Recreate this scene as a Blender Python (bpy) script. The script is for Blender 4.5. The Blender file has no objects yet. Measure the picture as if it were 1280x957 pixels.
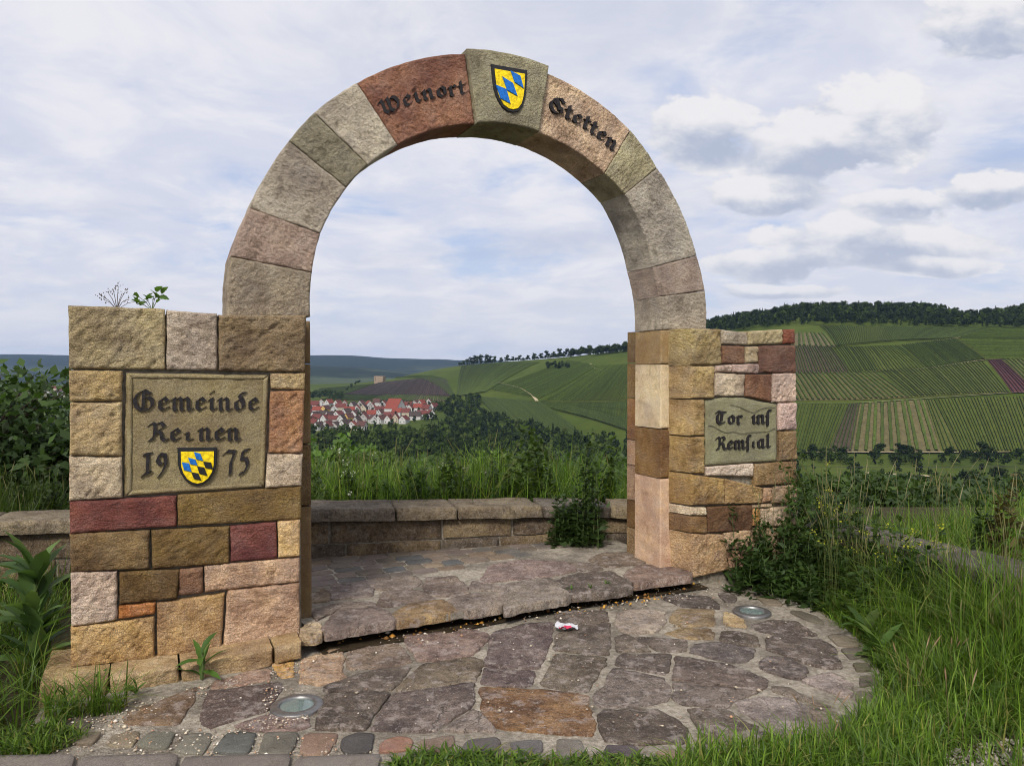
import bpy, math, random
import numpy as np
from mathutils import Vector, noise as mnoise

random.seed(7)
rng = np.random.default_rng(7)
SC = bpy.context.scene
COL = SC.collection
R = math.radians

# ------------------------------------------------------------------ camera, sky, sun, exposure
F_PX, CX, CY, EYE = 950.0, 640.0, 478.5, 1.75
PITCH = math.atan((458.0 - 478.5) / F_PX)
cam_d = bpy.data.cameras.new('camera')
cam_d.sensor_fit = 'HORIZONTAL'; cam_d.sensor_width = 36.0
cam_d.lens = 36.0 * F_PX / 1280.0
cam_d.clip_start = 0.05; cam_d.clip_end = 60000
cam = bpy.data.objects.new('camera', cam_d); COL.objects.link(cam)
cam.location = (0, 0, EYE); cam.rotation_euler = (math.pi / 2 + PITCH, 0, 0)
SC.camera = cam

SUN_VEC = Vector((-0.18, -0.71, 0.66)).normalized()          # towards the sun
SUN_EL = math.asin(SUN_VEC.z); SUN_AZ = math.atan2(SUN_VEC.x, SUN_VEC.y)
sun_d = bpy.data.lights.new('sun', 'SUN'); sun_d.energy = 3.5; sun_d.angle = R(14); sun_d.color = (1, 0.95, 0.88)
sun = bpy.data.objects.new('sun', sun_d); COL.objects.link(sun)
sun.location = (0, 0, 40); sun.rotation_euler = SUN_VEC.to_track_quat('Z', 'Y').to_euler()

SC.view_settings.view_transform = 'Standard'; SC.view_settings.look = 'None'
SC.view_settings.gamma = 1.0; SC.view_settings.use_curve_mapping = False
SC.view_settings.exposure = 0.0
SC.cycles.max_bounces = 6; SC.cycles.diffuse_bounces = 3; SC.cycles.glossy_bounces = 2
SC.cycles.transmission_bounces = 4; SC.cycles.transparent_max_bounces = 6; SC.cycles.volume_bounces = 0
SC.cycles.use_denoising = True; SC.cycles.filter_width = 1.0


class NT:
    """small helper for node trees"""
    def __init__(s, tree): s.t = tree; s.n = tree.nodes; s.l = tree.links
    def add(s, kind, **kw):
        nd = s.n.new(kind)
        for k, v in kw.items(): setattr(nd, k, v)
        return nd
    def put(s, sock, v):
        if isinstance(v, bpy.types.NodeSocket): s.l.new(v, sock)
        elif v is not None: sock.default_value = v
    def math(s, op, a, b=None, c=None, clamp=False):
        nd = s.add('ShaderNodeMath', operation=op, use_clamp=clamp)
        s.put(nd.inputs[0], a)
        if b is not None: s.put(nd.inputs[1], b)
        if c is not None: s.put(nd.inputs[2], c)
        return nd.outputs[0]
    def vmath(s, op, a, b=None):
        nd = s.add('ShaderNodeVectorMath', operation=op); s.put(nd.inputs[0], a)
        if b is not None: s.put(nd.inputs[1], b)
        return nd.outputs[0]
    def scale(s, a, k):
        nd = s.add('ShaderNodeVectorMath', operation='SCALE'); s.put(nd.inputs[0], a); s.put(nd.inputs['Scale'], k); return nd.outputs[0]
    def sep(s, v):
        nd = s.add('ShaderNodeSeparateXYZ'); s.put(nd.inputs[0], v); return nd.outputs
    def comb(s, x, y, z):
        nd = s.add('ShaderNodeCombineXYZ'); s.put(nd.inputs[0], x); s.put(nd.inputs[1], y); s.put(nd.inputs[2], z); return nd.outputs[0]
    def noise(s, vec, scale, detail=4, rough=.55, w=None, dist=0.0):
        nd = s.add('ShaderNodeTexNoise', noise_dimensions='4D' if w is not None else '3D')
        if vec is not None: s.put(nd.inputs['Vector'], vec)
        if w is not None: s.put(nd.inputs['W'], w)
        s.put(nd.inputs['Scale'], scale); nd.inputs['Detail'].default_value = detail
        nd.inputs['Roughness'].default_value = rough; nd.inputs['Distortion'].default_value = dist
        return nd.outputs[0]
    def rng(s, v, a, b, c=0.0, d=1.0, smooth=True):
        nd = s.add('ShaderNodeMapRange', interpolation_type='SMOOTHSTEP' if smooth else 'LINEAR')
        s.put(nd.inputs[0], v)
        for i, q in enumerate((a, b, c, d)): s.put(nd.inputs[i + 1], q)
        return nd.outputs[0]
    def mix(s, f, a, b, blend='MIX'):
        nd = s.add('ShaderNodeMix', data_type='RGBA', blend_type=blend)
        s.put(nd.inputs[0], f)
        for sock, v in ((nd.inputs[6], a), (nd.inputs[7], b)):
            if isinstance(v, tuple) and len(v) == 3: v = (*v, 1)
            s.put(sock, v)
        return nd.outputs[2]


def build_world():
    w = bpy.data.worlds.new('World'); SC.world = w; w.use_nodes = True
    t = NT(w.node_tree); t.n.clear()
    sky = t.add('ShaderNodeTexSky', sky_type='NISHITA', sun_disc=False)
    sky.sun_elevation = SUN_EL; sky.sun_rotation = SUN_AZ; sky.altitude = 350; sky.dust_density = 1.5
    d = t.add('ShaderNodeTexCoord').outputs['Generated']
    x, y, z = t.sep(d)
    zc = t.math('MAXIMUM', z, 0.0)
    inv = t.math('DIVIDE', 1.0, t.math('ADD', zc, 0.20))
    p = t.comb(t.math('MULTIPLY', x, inv), t.math('MULTIPLY', y, inv), 0.0)
    # thin high cloud sheet, broken by pale blue
    n1 = t.noise(t.vmath('MULTIPLY', p, (0.9, 1.0, 1)), 1.9, 8, .62, dist=.3)
    n2 = t.noise(t.vmath('ADD', p, (4.3, 1.7, 0)), 3.3, 7, .6, dist=.4)
    n3 = t.noise(t.vmath('ADD', t.vmath('MULTIPLY', p, (1, 1.5, 1)), (9.1, 3.3, 0)), 1.0, 5, .55)
    blue = t.mix(0.72, t.scale(sky.outputs[0], 0.11), (0.53, 0.625, 0.88))
    veil = t.mix(t.rng(n2, .35, .68), (0.69, 0.715, 0.83), (0.86, 0.85, 0.89))
    c = t.mix(t.math('MULTIPLY', t.rng(n1, .28, .52), .95), blue, veil)
    c = t.mix(t.math('MULTIPLY', t.rng(n3, .50, .72), .34), c, (0.50, 0.54, 0.66))
    # fair-weather cumulus: noise clumps over the whole sky, with some built where the photograph shows them
    ys = t.math('MAXIMUM', y, 0.05)
    gx = t.math('DIVIDE', x, ys); gz = t.math('DIVIDE', z, ys)
    front = t.rng(y, .05, .3)
    g3 = t.comb(gx, t.math('MULTIPLY', gz, 1.7), 0.0)
    wob = t.noise(g3, 11.0, 9, .60, dist=.15)
    wob2 = t.noise(t.vmath('ADD', g3, (3, 5, 0)), 4.0, 4, .5)
    gzw = t.math('ADD', gz, t.math('MULTIPLY', t.math('SUBTRACT', wob2, .5), .06))
    field = None; shade = None
    blobs = [(1080, 150, 105, 62), (1000, 190, 80, 50), (1095, 303, 150, 34), (960, 243, 75, 24), (1235, 28, 90, 45),
             (1240, 245, 70, 22), (880, 165, 70, 45), (960, 330, 80, 22), (1120, 262, 70, 22), (975, 362, 80, 10), (1170, 330, 70, 14)]
    for (bx, by, rx, ry) in blobs:
        ax, az = (bx - CX) / F_PX, (458 - by) / F_PX
        ex = t.math('MULTIPLY', t.math('SUBTRACT', gx, ax), F_PX / rx)
        ez = t.math('MULTIPLY', t.math('SUBTRACT', gzw, az), F_PX / ry)
        r2 = t.math('ADD', t.math('MULTIPLY', ex, ex), t.math('MULTIPLY', ez, ez))
        f = t.math('SUBTRACT', 1.0, t.math('MULTIPLY', r2, .75))
        field = f if field is None else t.math('MAXIMUM', field, f)
        wgt = t.math('MULTIPLY', ez, t.math('MAXIMUM', f, 0.0))
        shade = wgt if shade is None else t.math('ADD', shade, wgt)
    dens = t.math('ADD', field, t.math('MULTIPLY', t.math('SUBTRACT', wob, .5), 3.2))
    mask = t.math('MULTIPLY', t.math('MULTIPLY', t.rng(dens, .05, .45), front), .93)
    sh = t.math('ADD', t.math('MULTIPLY', shade, 1.25), t.math('MULTIPLY', t.math('SUBTRACT', wob, .5), 2.6))
    ccol = t.mix(t.rng(sh, -.62, .42), (0.46, 0.515, 0.645), (0.88, 0.865, 0.88))
    c = t.mix(mask, c, ccol)
    # pale band near the horizon
    c = t.mix(t.math('MULTIPLY', t.rng(z, .0, .17, 1, 0), .6), c, (0.72, 0.735, 0.80))
    bg = t.add('ShaderNodeBackground'); t.put(bg.inputs[0], c); bg.inputs[1].default_value = 1.0
    out = t.add('ShaderNodeOutputWorld'); t.l.new(bg.outputs[0], out.inputs[0])
build_world()

# ------------------------------------------------------------------ geometry of the photograph
TH = R(25.4)
U = np.array([math.cos(TH), math.sin(TH)]); DV = np.array([-math.sin(TH), math.cos(TH)])     # along the gate, away from the viewer

def ray(px, py):
    x, y = (px - CX) / F_PX, (CY - py) / F_PX
    return np.array([x, math.cos(PITCH) - y * math.sin(PITCH), math.sin(PITCH) + y * math.cos(PITCH)])
def on_wall(px, py, D):
    """point of the upright plane parallel to the gate at depth D: (u, z)"""
    d = ray(px, py); t = D / (d[:2] @ DV); return (float(d[:2] @ U * t), float(d[2] * t + EYE))
def on_floor(px, py, z=0.0):
    d = ray(px, py); t = (z - EYE) / d[2]; return (float(d[0] * t), float(d[1] * t))
def uD(u, D): p = u * U + D * DV; return float(p[0]), float(p[1])
def wpt(u, D, z): p = u * U + D * DV; return (float(p[0]), float(p[1]), float(z))
def to_uD(x, y): return x * U[0] + y * U[1], x * DV[0] + y * DV[1]
def at(px, py, Y):
    d = ray(px, py); t = Y / d[1]; return np.array([d[0] * t, Y, d[2] * t + EYE])
def zoom(x0, y0, k): return lambda pts: [(x0 + a * k, y0 + b * k) for a, b in pts]

def lin(r, g, b, k=1.0):
    f = lambda c: (c / 255 / 12.92 if c <= 10 else ((c / 255 + .055) / 1.055) ** 2.4) * k
    return (f(r), f(g), f(b))

# ------------------------------------------------------------------ mesh and object helpers
def np_mesh(name, v, faces, smooth=False, col=None, mats=None):
    """faces: list of (M,k) index arrays"""
    me = bpy.data.meshes.new(name)
    v = np.asarray(v, dtype=np.float32)
    faces = [np.asarray(f, dtype=np.int32) for f in faces if len(f)]
    nl = sum(f.size for f in faces); npol = sum(len(f) for f in faces)
    me.vertices.add(len(v)); me.vertices.foreach_set('co', v.ravel())
    me.loops.add(nl); me.loops.foreach_set('vertex_index', np.concatenate([f.ravel() for f in faces]))
    tot = np.concatenate([np.full(len(f), f.shape[1], np.int32) for f in faces])
    me.polygons.add(npol); me.polygons.foreach_set('loop_start', np.concatenate([[0], np.cumsum(tot)[:-1]]).astype(np.int32))
    if mats is not None: me.polygons.foreach_set('material_index', np.asarray(mats, np.int32))
    if col is not None:
        a = me.attributes.new('col', 'FLOAT_COLOR', 'POINT')
        c4 = np.ones((len(v), 4), np.float32); c4[:, :3] = col; a.data.foreach_set('color', c4.ravel())
    me.update(calc_edges=True)
    me.polygons.foreach_set('use_smooth', np.full(npol, bool(smooth)))
    me.validate()
    return me

def link(name, me, mat=None, parent=None, color=None, loc=None):
    o = bpy.data.objects.new(name, me); COL.objects.link(o)
    if mat is not None and me is not None:
        ms = mat if isinstance(mat, (list, tuple)) else [mat]
        if len(me.materials) == 0:
            for m in ms: me.materials.append(m)
    if parent is not None: o.parent = parent
    if color is not None: o.color = (*color, 1)
    if loc is not None: o.location = loc
    return o
def tag(o, label, cat=None, group=None, kind=None):
    if label: o['label'] = label
    if cat: o['category'] = cat
    if group: o['group'] = group
    if kind: o['kind'] = kind
    return o
def empty(name, loc=(0, 0, 0)):
    o = bpy.data.objects.new(name, None); COL.objects.link(o); o.location = loc; o.empty_display_size = .1
    return o

class MB:
    """collects verts and faces of mixed size"""
    def __init__(s): s.v = []; s.f = []; s.m = []
    def add(s, vs, fs, m=0):
        b = len(s.v); s.v += [tuple(q) for q in vs]; s.f += [tuple(i + b for i in f) for f in fs]; s.m += [m] * len(fs)
    def box(s, a, b, m=0):
        (x0, y0, z0), (x1, y1, z1) = a, b
        s.add([(x0, y0, z0), (x1, y0, z0), (x1, y1, z0), (x0, y1, z0), (x0, y0, z1), (x1, y0, z1), (x1, y1, z1), (x0, y1, z1)],
              [(0, 3, 2, 1), (4, 5, 6, 7), (0, 1, 5, 4), (1, 2, 6, 5), (2, 3, 7, 6), (3, 0, 4, 7)], m)
    def tube(s, pts, rad, n=6, m=0, cap=True):
        pts = [Vector(p) for p in pts]; rings = []
        rad = rad if isinstance(rad, (list, tuple)) else [rad] * len(pts)
        vs = []; fs = []
        for i, p in enumerate(pts):
            t = (pts[min(i + 1, len(pts) - 1)] - pts[max(i - 1, 0)])
            t = t.normalized() if t.length > 1e-9 else Vector((0, 0, 1))
            a = t.orthogonal().normalized() if i == 0 else (a - t * a.dot(t)).normalized()
            b = t.cross(a)
            for k in range(n):
                an = 2 * math.pi * k / n; vs.append(p + (a * math.cos(an) + b * math.sin(an)) * rad[i])
        for i in range(len(pts) - 1):
            for k in range(n): fs.append((i * n + k, i * n + (k + 1) % n, (i + 1) * n + (k + 1) % n, (i + 1) * n + k))
        if cap: fs.append(tuple(range(n))[::-1]); fs.append(tuple((len(pts) - 1) * n + k for k in range(n)))
        s.add(vs, fs, m)
    def lathe(s, prof, n=24, m=0, c=(0, 0)):
        vs = [(c[0] + r * math.cos(2 * math.pi * k / n), c[1] + r * math.sin(2 * math.pi * k / n), z) for r, z in prof for k in range(n)]
        fs = [(i * n + k, i * n + (k + 1) % n, (i + 1) * n + (k + 1) % n, (i + 1) * n + k) for i in range(len(prof) - 1) for k in range(n)]
        s.add(vs, fs, m)
    def mesh(s, name, smooth=False):
        me = bpy.data.meshes.new(name); me.from_pydata(s.v, [], s.f); me.update()
        me.polygons.foreach_set('material_index', s.m)
        me.polygons.foreach_set('use_smooth', [smooth] * len(s.f)); return me

# ------------------------------------------------------------------ materials
def new_mat(name):
    m = bpy.data.materials.new(name); m.use_nodes = True
    t = NT(m.node_tree); b = t.n['Principled BSDF']; return m, t, b

def stone_mat(name, bump=.5, bdist=.01, grain=45, tool=22, wear=.35, rough=.92, vary=.35, lichen=0.0, pale=0.0, crack=0.0, stretch=(1, 1, 1)):
    m, t, b = new_mat(name)
    oi = t.add('ShaderNodeObjectInfo'); co = t.add('ShaderNodeTexCoord').outputs['Object']
    w = t.math('MULTIPLY', oi.outputs['Random'], 57.0)
    cs = t.vmath('MULTIPLY', co, stretch)
    big = t.noise(co, 4.0, 7, .66, w); mid = t.noise(cs, tool, 5, .62, w, .6); fine = t.noise(co, grain * 4, 3, .6, w)
    spots = t.noise(co, 9, 6, .68, t.math('ADD', w, 9.0))
    base = oi.outputs['Color']
    hsv = t.add('ShaderNodeHueSaturation'); t.put(hsv.inputs['Color'], base)
    t.put(hsv.inputs['Hue'], t.rng(big, .25, .75, .485, .515, False)); t.put(hsv.inputs['Value'], t.rng(big, .36, .64, 1 - vary, 1 + vary, False))
    t.put(hsv.inputs['Saturation'], t.rng(spots, .3, .7, .82, 1.12, False))
    c = t.mix(1.0, hsv.outputs[0], t.mix(t.rng(fine, .36, .64), (.66, .66, .67), (1.32, 1.31, 1.28)), 'MULTIPLY')
    c = t.mix(t.math('MULTIPLY', t.rng(spots, .53, .68), wear), c, (.055, .05, .042))
    c = t.mix(t.math('MULTIPLY', t.rng(mid, .54, .70), .45), c, t.mix(1.0, c, (1.45, 1.42, 1.35), 'MULTIPLY'))
    if pale:
        pb = t.noise(co, 13, 8, .72, t.math('ADD', w, 17.0)); c = t.mix(t.math('MULTIPLY', t.rng(pb, .51, .60), pale), c, t.mix(.55, c, (.40, .34, .30)))
        pd = t.noise(co, 26, 8, .75, t.math('ADD', w, 43.0)); c = t.mix(t.math('MULTIPLY', t.rng(pd, .50, .60), .62), c, t.mix(1.0, c, (.36, .34, .34), 'MULTIPLY'))
        pf = t.noise(co, 70, 6, .75, t.math('ADD', w, 3.0)); c = t.mix(t.math('MULTIPLY', t.rng(pf, .56, .64), .55), c, (.42, .38, .34))
    if lichen:
        li = t.noise(co, 5.5, 6, .7, t.math('ADD', w, 31.0))
        c = t.mix(t.math('MULTIPLY', t.rng(li, .62, .74), lichen), c, (.20, .17, .035))
    t.put(b.inputs['Base Color'], c); b.inputs['Roughness'].default_value = rough; b.inputs['Specular IOR Level'].default_value = .25
    crk = None
    if crack:
        vo = t.add('ShaderNodeTexVoronoi', voronoi_dimensions='4D', feature='DISTANCE_TO_EDGE'); vo.inputs['Scale'].default_value = 4.2
        t.put(vo.inputs['Vector'], t.vmath('ADD', co, t.scale(t.comb(spots, mid, big), .16))); t.put(vo.inputs['W'], w)
        crk = t.math('MULTIPLY', t.rng(vo.outputs[0], .0, .016, 1, 0), t.rng(big, .46, .56))
        c = t.mix(t.math('MULTIPLY', crk, crack), c, (.035, .03, .026)); t.put(b.inputs['Base Color'], c)
    h = t.math('ADD', t.math('MULTIPLY', mid, .8), t.math('ADD', t.math('MULTIPLY', fine, .22), t.math('MULTIPLY', spots, .35)))
    bn = t.add('ShaderNodeBump'); bn.inputs['Strength'].default_value = bump; bn.inputs['Distance'].default_value = bdist
    t.put(bn.inputs['Height'], h); t.l.new(bn.outputs[0], b.inputs['Normal'])
    return m

def plain_mat(name, col, rough=.6, metal=0.0, spec=.5, n_scale=None, n_amt=.25, bump=0.0):
    m, t, b = new_mat(name)
    if n_scale:
        co = t.add('ShaderNodeTexCoord').outputs['Object']; n = t.noise(co, n_scale, 5, .6)
        c = t.mix(t.rng(n, .3, .7), tuple(q * (1 - n_amt) for q in col), tuple(q * (1 + n_amt) for q in col))
        t.put(b.inputs['Base Color'], c)
        if bump:
            bn = t.add('ShaderNodeBump'); bn.inputs['Strength'].default_value = bump; bn.inputs['Distance'].default_value = .01
            t.put(bn.inputs['Height'], n); t.l.new(bn.outputs[0], b.inputs['Normal'])
    else: b.inputs['Base Color'].default_value = (*col, 1)
    b.inputs['Roughness'].default_value = rough; b.inputs['Metallic'].default_value = metal; b.inputs['Specular IOR Level'].default_value = spec
    return m

def leaf_mat(name, trans=.35, rough=.55, spec=.3):
    """colour from the mesh attribute col, light passing through the leaf"""
    m, t, b = new_mat(name)
    a = t.add('ShaderNodeAttribute', attribute_name='col'); c = a.outputs['Color']
    t.put(b.inputs['Base Color'], c); b.inputs['Roughness'].default_value = rough; b.inputs['Specular IOR Level'].default_value = spec
    tr = t.add('ShaderNodeBsdfTranslucent'); t.put(tr.inputs[0], t.mix(1.0, c, (1.25, 1.35, .7), 'MULTIPLY'))
    mx = t.add('ShaderNodeMixShader'); mx.inputs[0].default_value = trans
    t.l.new(b.outputs[0], mx.inputs[1]); t.l.new(tr.outputs[0], mx.inputs[2])
    t.l.new(mx.outputs[0], t.n['Material Output'].inputs['Surface'])
    return m
def attr_mat(name, rough=.9, n_scale=None, n_amt=.3, bump=0.0, bdist=.5):
    m, t, b = new_mat(name)
    a = t.add('ShaderNodeAttribute', attribute_name='col'); c = a.outputs['Color']
    if n_scale:
        co = t.add('ShaderNodeTexCoord').outputs['Object']; n = t.noise(co, n_scale, 6, .65)
        c = t.mix(1.0, c, t.mix(t.rng(n, .3, .7), (1 - n_amt,) * 3, (1 + n_amt,) * 3), 'MULTIPLY')
        if bump:
            bn = t.add('ShaderNodeBump'); bn.inputs['Strength'].default_value = bump; bn.inputs['Distance'].default_value = bdist
            t.put(bn.inputs['Height'], n); t.l.new(bn.outputs[0], b.inputs['Normal'])
    t.put(b.inputs['Base Color'], c); b.inputs['Roughness'].default_value = rough; b.inputs['Specular IOR Level'].default_value = .2
    return m

M_ROCK = stone_mat('rock_faced_sandstone', 1.0, .044, 45, 40, .34, stretch=(1, 1, 1.7))
M_HAMMER = stone_mat('bush_hammered_sandstone', 1.0, .046, 60, 60, .50, lichen=.35, vary=.32)
M_SMOOTH = stone_mat('sawn_sandstone', .55, .012, 60, 30, .22, vary=.2)
M_PLAQUE = stone_mat('plaque_sandstone', .8, .020, 60, 44, .16, vary=.2)
M_FLAG = stone_mat('worn_flagstone', 1.0, .030, 40, 24, .55, rough=.88, vary=.45, pale=.9, crack=.8)
M_SETT = stone_mat('sett_stone', .8, .020, 60, 26, .35, rough=.8, vary=.28)
M_COPING = stone_mat('weathered_coping', 1.0, .030, 40, 26, .60, vary=.4, pale=.25)
M_LEAF = leaf_mat('leaf'); M_GRASS = leaf_mat('grass_blade', .38, .5)
M_FAR = leaf_mat('far_foliage', .18, .8, .1)

WL = {}                                                     # world location of every placed object
def place(name, me, mat=None, parent=None, color=None, origin=None):
    """mesh given in world coordinates: set its origin to its own middle (or the given point) and parent it"""
    n = len(me.vertices); a = np.empty(n * 3, np.float32); me.vertices.foreach_get('co', a); a = a.reshape(-1, 3)
    c = np.array(origin, np.float32) if origin is not None else np.array([*((a.min(0) + a.max(0)) / 2)[:2], a[:, 2].min()], np.float32)
    a -= c; me.vertices.foreach_set('co', a.ravel()); me.update()
    o = link(name, me, mat, parent, color)
    base = WL[parent.name] if parent is not None else np.zeros(3)
    o.location = tuple(float(q) for q in (c - base)); WL[o.name] = np.array(c, float)
    return o
def root(name, loc):
    o = empty(name, loc); WL[o.name] = np.array(loc, float); return o

def resample(poly, n):
    p = np.array(poly, float); s = np.concatenate([[0], np.cumsum(np.hypot(*(p[1:] - p[:-1]).T))])
    q = np.linspace(0, s[-1], n); return np.stack([np.interp(q, s, p[:, 0]), np.interp(q, s, p[:, 1])], 1)

def nz(p, sc, seed): return mnoise.noise(Vector((p[0] * sc + seed * 7.13, p[1] * sc - seed * 3.7, seed * 1.9)))

def patch_stone(name, top, bot, D, depth, parent, col, mat, bulge=.010, rough=.016, edge=.008, gap=.0012, cell=.0115,
                splay=0.0, wob=.004, origin=None, vsc=30):
    """a block whose face lies between two outlines (u, z) at depth D; rough face, joints recessed"""
    seed = random.random() * 50; lum = .3 * col[0] + .6 * col[1] + .1 * col[2]; col = tuple((lum + (q - lum) * .92) * (1.52 if mat is M_HAMMER else 1.36 if mat is not M_SMOOTH else 1.10) for q in col)
    top = np.array(top, float); bot = np.array(bot, float)
    wid = max(np.hypot(*(top[-1] - top[0])), np.hypot(*(bot[-1] - bot[0]))); hei = max(np.hypot(*(top[0] - bot[0])), np.hypot(*(top[-1] - bot[-1])))
    nx, ny = max(4, int(wid / cell)), max(3, int(hei / cell))
    T = resample(top, nx + 1); B = resample(bot, nx + 1)
    cen = (T.mean(0) + B.mean(0)) / 2
    vs = []; idx = {}
    ang = random.uniform(.5, 1.1) * random.choice((-1, 1)); ca, sa = math.cos(ang), math.sin(ang)
    for j in range(ny + 1):
        for i in range(nx + 1):
            f = j / ny; p = B[i] * (1 - f) + T[i] * f
            d = min(i / nx * wid, (1 - i / nx) * wid, f * hei, (1 - f) * hei)
            e = min(1.0, d / edge); e = e * e * (3 - 2 * e)
            fi, fj = min(i, nx - i) / nx * wid, min(j, ny - j) / ny * hei
            q = p.copy()
            if d < gap * 4: # pull the rim in for the joint, a little unevenly
                if i == 0: q = q + (B[-1] - B[0]) / wid * gap
                if i == nx: q = q - (B[-1] - B[0]) / wid * gap
                v = (T[i] - B[i]) / max(hei, 1e-6)
                if j == 0: q = q + v * gap
                if j == ny: q = q - v * gap
                q = q + np.array([nz(p, 18, seed + 3), nz(p, 18, seed + 5)]) * wob
            a = nz(p, 4.5, seed) * .9 + nz(p, 11, seed + 1) * .6
            pr = np.array([p[0] * ca + p[1] * sa, (-p[0] * sa + p[1] * ca) * .45])
            vd = mnoise.voronoi(Vector((pr[0] * vsc + seed, pr[1] * vsc, seed)))[0]; tool = (vd[1] - vd[0]) * -.55 + vd[0] * .9 - .25 + nz(p, 55, seed + 4) * .5
            h = bulge * e * (1 + .5 * a) + rough * e * (a * .55 + tool) - .003 * (1 - e)
            vs.append((q[0], D - h, q[1])); idx[i, j] = len(vs) - 1
    fs = [(idx[i, j], idx[i + 1, j], idx[i + 1, j + 1], idx[i, j + 1]) for j in range(ny) for i in range(nx)]
    nf = len(fs)
    loop = [(i, 0) for i in range(nx)] + [(nx, j) for j in range(ny)] + [(i, ny) for i in range(nx, 0, -1)] + [(0, j) for j in range(ny, 0, -1)]
    nd = max(1, int(depth / .09)); prev = [idx[k] for k in loop]
    for k in range(1, nd + 1):
        cur = []
        for (i, j), b0 in zip(loop, [idx[q] for q in loop]):
            u, _, z = vs[b0]; f = k / nd
            w = nz((u + f, z - f * 2), 14, seed + 8) * .004 * (1 if k < nd else 0)
            vs.append((u - (splay * f if i == 0 else 0) + w, D + depth * f, z + w)); cur.append(len(vs) - 1)
        for a in range(len(loop)):
            b2 = (a + 1) % len(loop); fs.append((prev[b2], prev[a], cur[a], cur[b2]))
        prev = cur
    fs.append(tuple(prev[::-1]))
    me = bpy.data.meshes.new(name); me.from_pydata([wpt(u, d, z) for u, d, z in vs], [], fs); me.update()
    me.polygons.foreach_set('use_smooth', [k < nf for k in range(len(fs))])
    return place(name, me, mat, parent, col, origin)

def wall_box(name, u0, u1, D0, D1, z0, z1, mat, parent, col=None, nseg=1):
    m = MB(); m.v = [wpt(u, d, z) for z in (z0, z1) for u, d in ((u0, D0), (u1, D0), (u1, D1), (u0, D1))]
    m.f = [(3, 2, 1, 0), (4, 5, 6, 7), (0, 1, 5, 4), (1, 2, 6, 5), (2, 3, 7, 6), (3, 0, 4, 7)]; m.m = [0] * 6
    return place(name, m.mesh(name), mat, parent, col)

# ------------------------------------------------------------------ the stone gate
K = 1.0
D_P, D_A = 4.80, 5.00                                       # face of the pillars, face of the arch
gate = root('stone_archway', wpt(2.3, 5.2, 0.0))
tag(gate, 'freestanding round sandstone arch on two block pillars with gothic lettering and shields', 'archway')
M_MORTAR = plain_mat('mortar', (.20, .175, .135), .95, 0, .2, 30, .35, .6)

pil_a = wall_box('pillar', -.385, .835, D_P + .035, 5.58, 0.0, 2.05, M_MORTAR, gate)
pil_b = wall_box('pillar', 3.88, 4.93, D_P + .035, 5.62, 0.0, 2.03, M_MORTAR, gate)
tag(pil_a, 'pillar bearing the large framed plaque'); tag(pil_b, 'pillar bearing the small wavy-topped plaque')

def quad(p): return [p[3], p[2]], [p[0], p[1]]              # TL TR BR BL -> bottom, top
L_ST = [
 ([(85,381),(207,386),(207,462),(86,461)], (148,131,96)), ([(208,387),(272,392),(272,463),(208,462)], (163,146,126)), ([(273,393),(383,394),(381,465),(273,464)], (128,108,79)),
 ([(86,462),(153,463),(153,501),(87,502)], (166,141,93)), ([(87,503),(153,502),(153,570),(87,569)], (172,148,104)), ([(86,570),(153,571),(153,622),(86,626)], (178,158,128)),
 ([(338,466),(382,466),(381,487),(339,486)], (163,138,95)), ([(338,488),(381,488),(379,566),(336,566)], (156,113,78)), ([(334,567),(379,567),(377,607),(332,610)], (178,158,132)),
 ([(86,627),(221,619),(221,658),(87,667)], (118,68,57)), ([(222,618),(377,607),(377,649),(222,658)], (114,90,48)),
 ([(87,667),(187,662),(187,711),(88,715)], (122,98,62)), ([(189,662),(287,657),(287,704),(190,711)], (112,88,48)), ([(288,657),(346,652),(347,698),(288,702)], (112,64,57)), ([(347,651),(376,648),(375,695),(348,697)], (186,152,102)),
 ([(88,715),(147,713),(147,775),(89,783)], (178,154,134)), ([(149,714),(225,711),(222,748),(149,755)], (104,80,44)), ([(148,757),(195,752),(194,767),(148,774)], (168,108,54)), ([(224,711),(254,708),(254,741),(223,744)], (128,94,69)), ([(255,707),(375,696),(375,727),(256,740)], (173,140,110)),
 ([(88,784),(193,770),(194,824),(88,834)], (166,132,82)), ([(196,753),(281,741),(277,810),(196,822)], (162,128,84)), ([(284,738),(375,727),(375,799),(279,810)], (177,143,113))]
for p, c in L_ST:
    q = [on_wall(x, y, D_P) for x, y in p]; b, t_ = quad(q)
    flat = c in ((118,68,57), (112,64,57), (114,90,48))
    patch_stone('block', t_, b, D_P, .79 if q[0][0] < -.3 else .34, pil_a, lin(*c), M_ROCK, bulge=.006 if flat else .011, rough=.007 if flat else .017)
for p, c in [([(50,853),(135,846),(135,885),(48,890)], (146,122,84)), ([(137,845),(223,831),(226,864),(138,884)], (162,136,96)), ([(225,831),(341,809),(341,832),(229,862)], (160,132,92)), ([(343,809),(377,801),(377,823),(344,830)], (154,126,86))]:
    q = [on_wall(x, y, 4.59) for x, y in p]; b, t_ = quad(q)
    patch_stone('plinth_stone', t_, b, 4.59, .55, pil_a, lin(*c), M_ROCK, bulge=.02, rough=.012)

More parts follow.
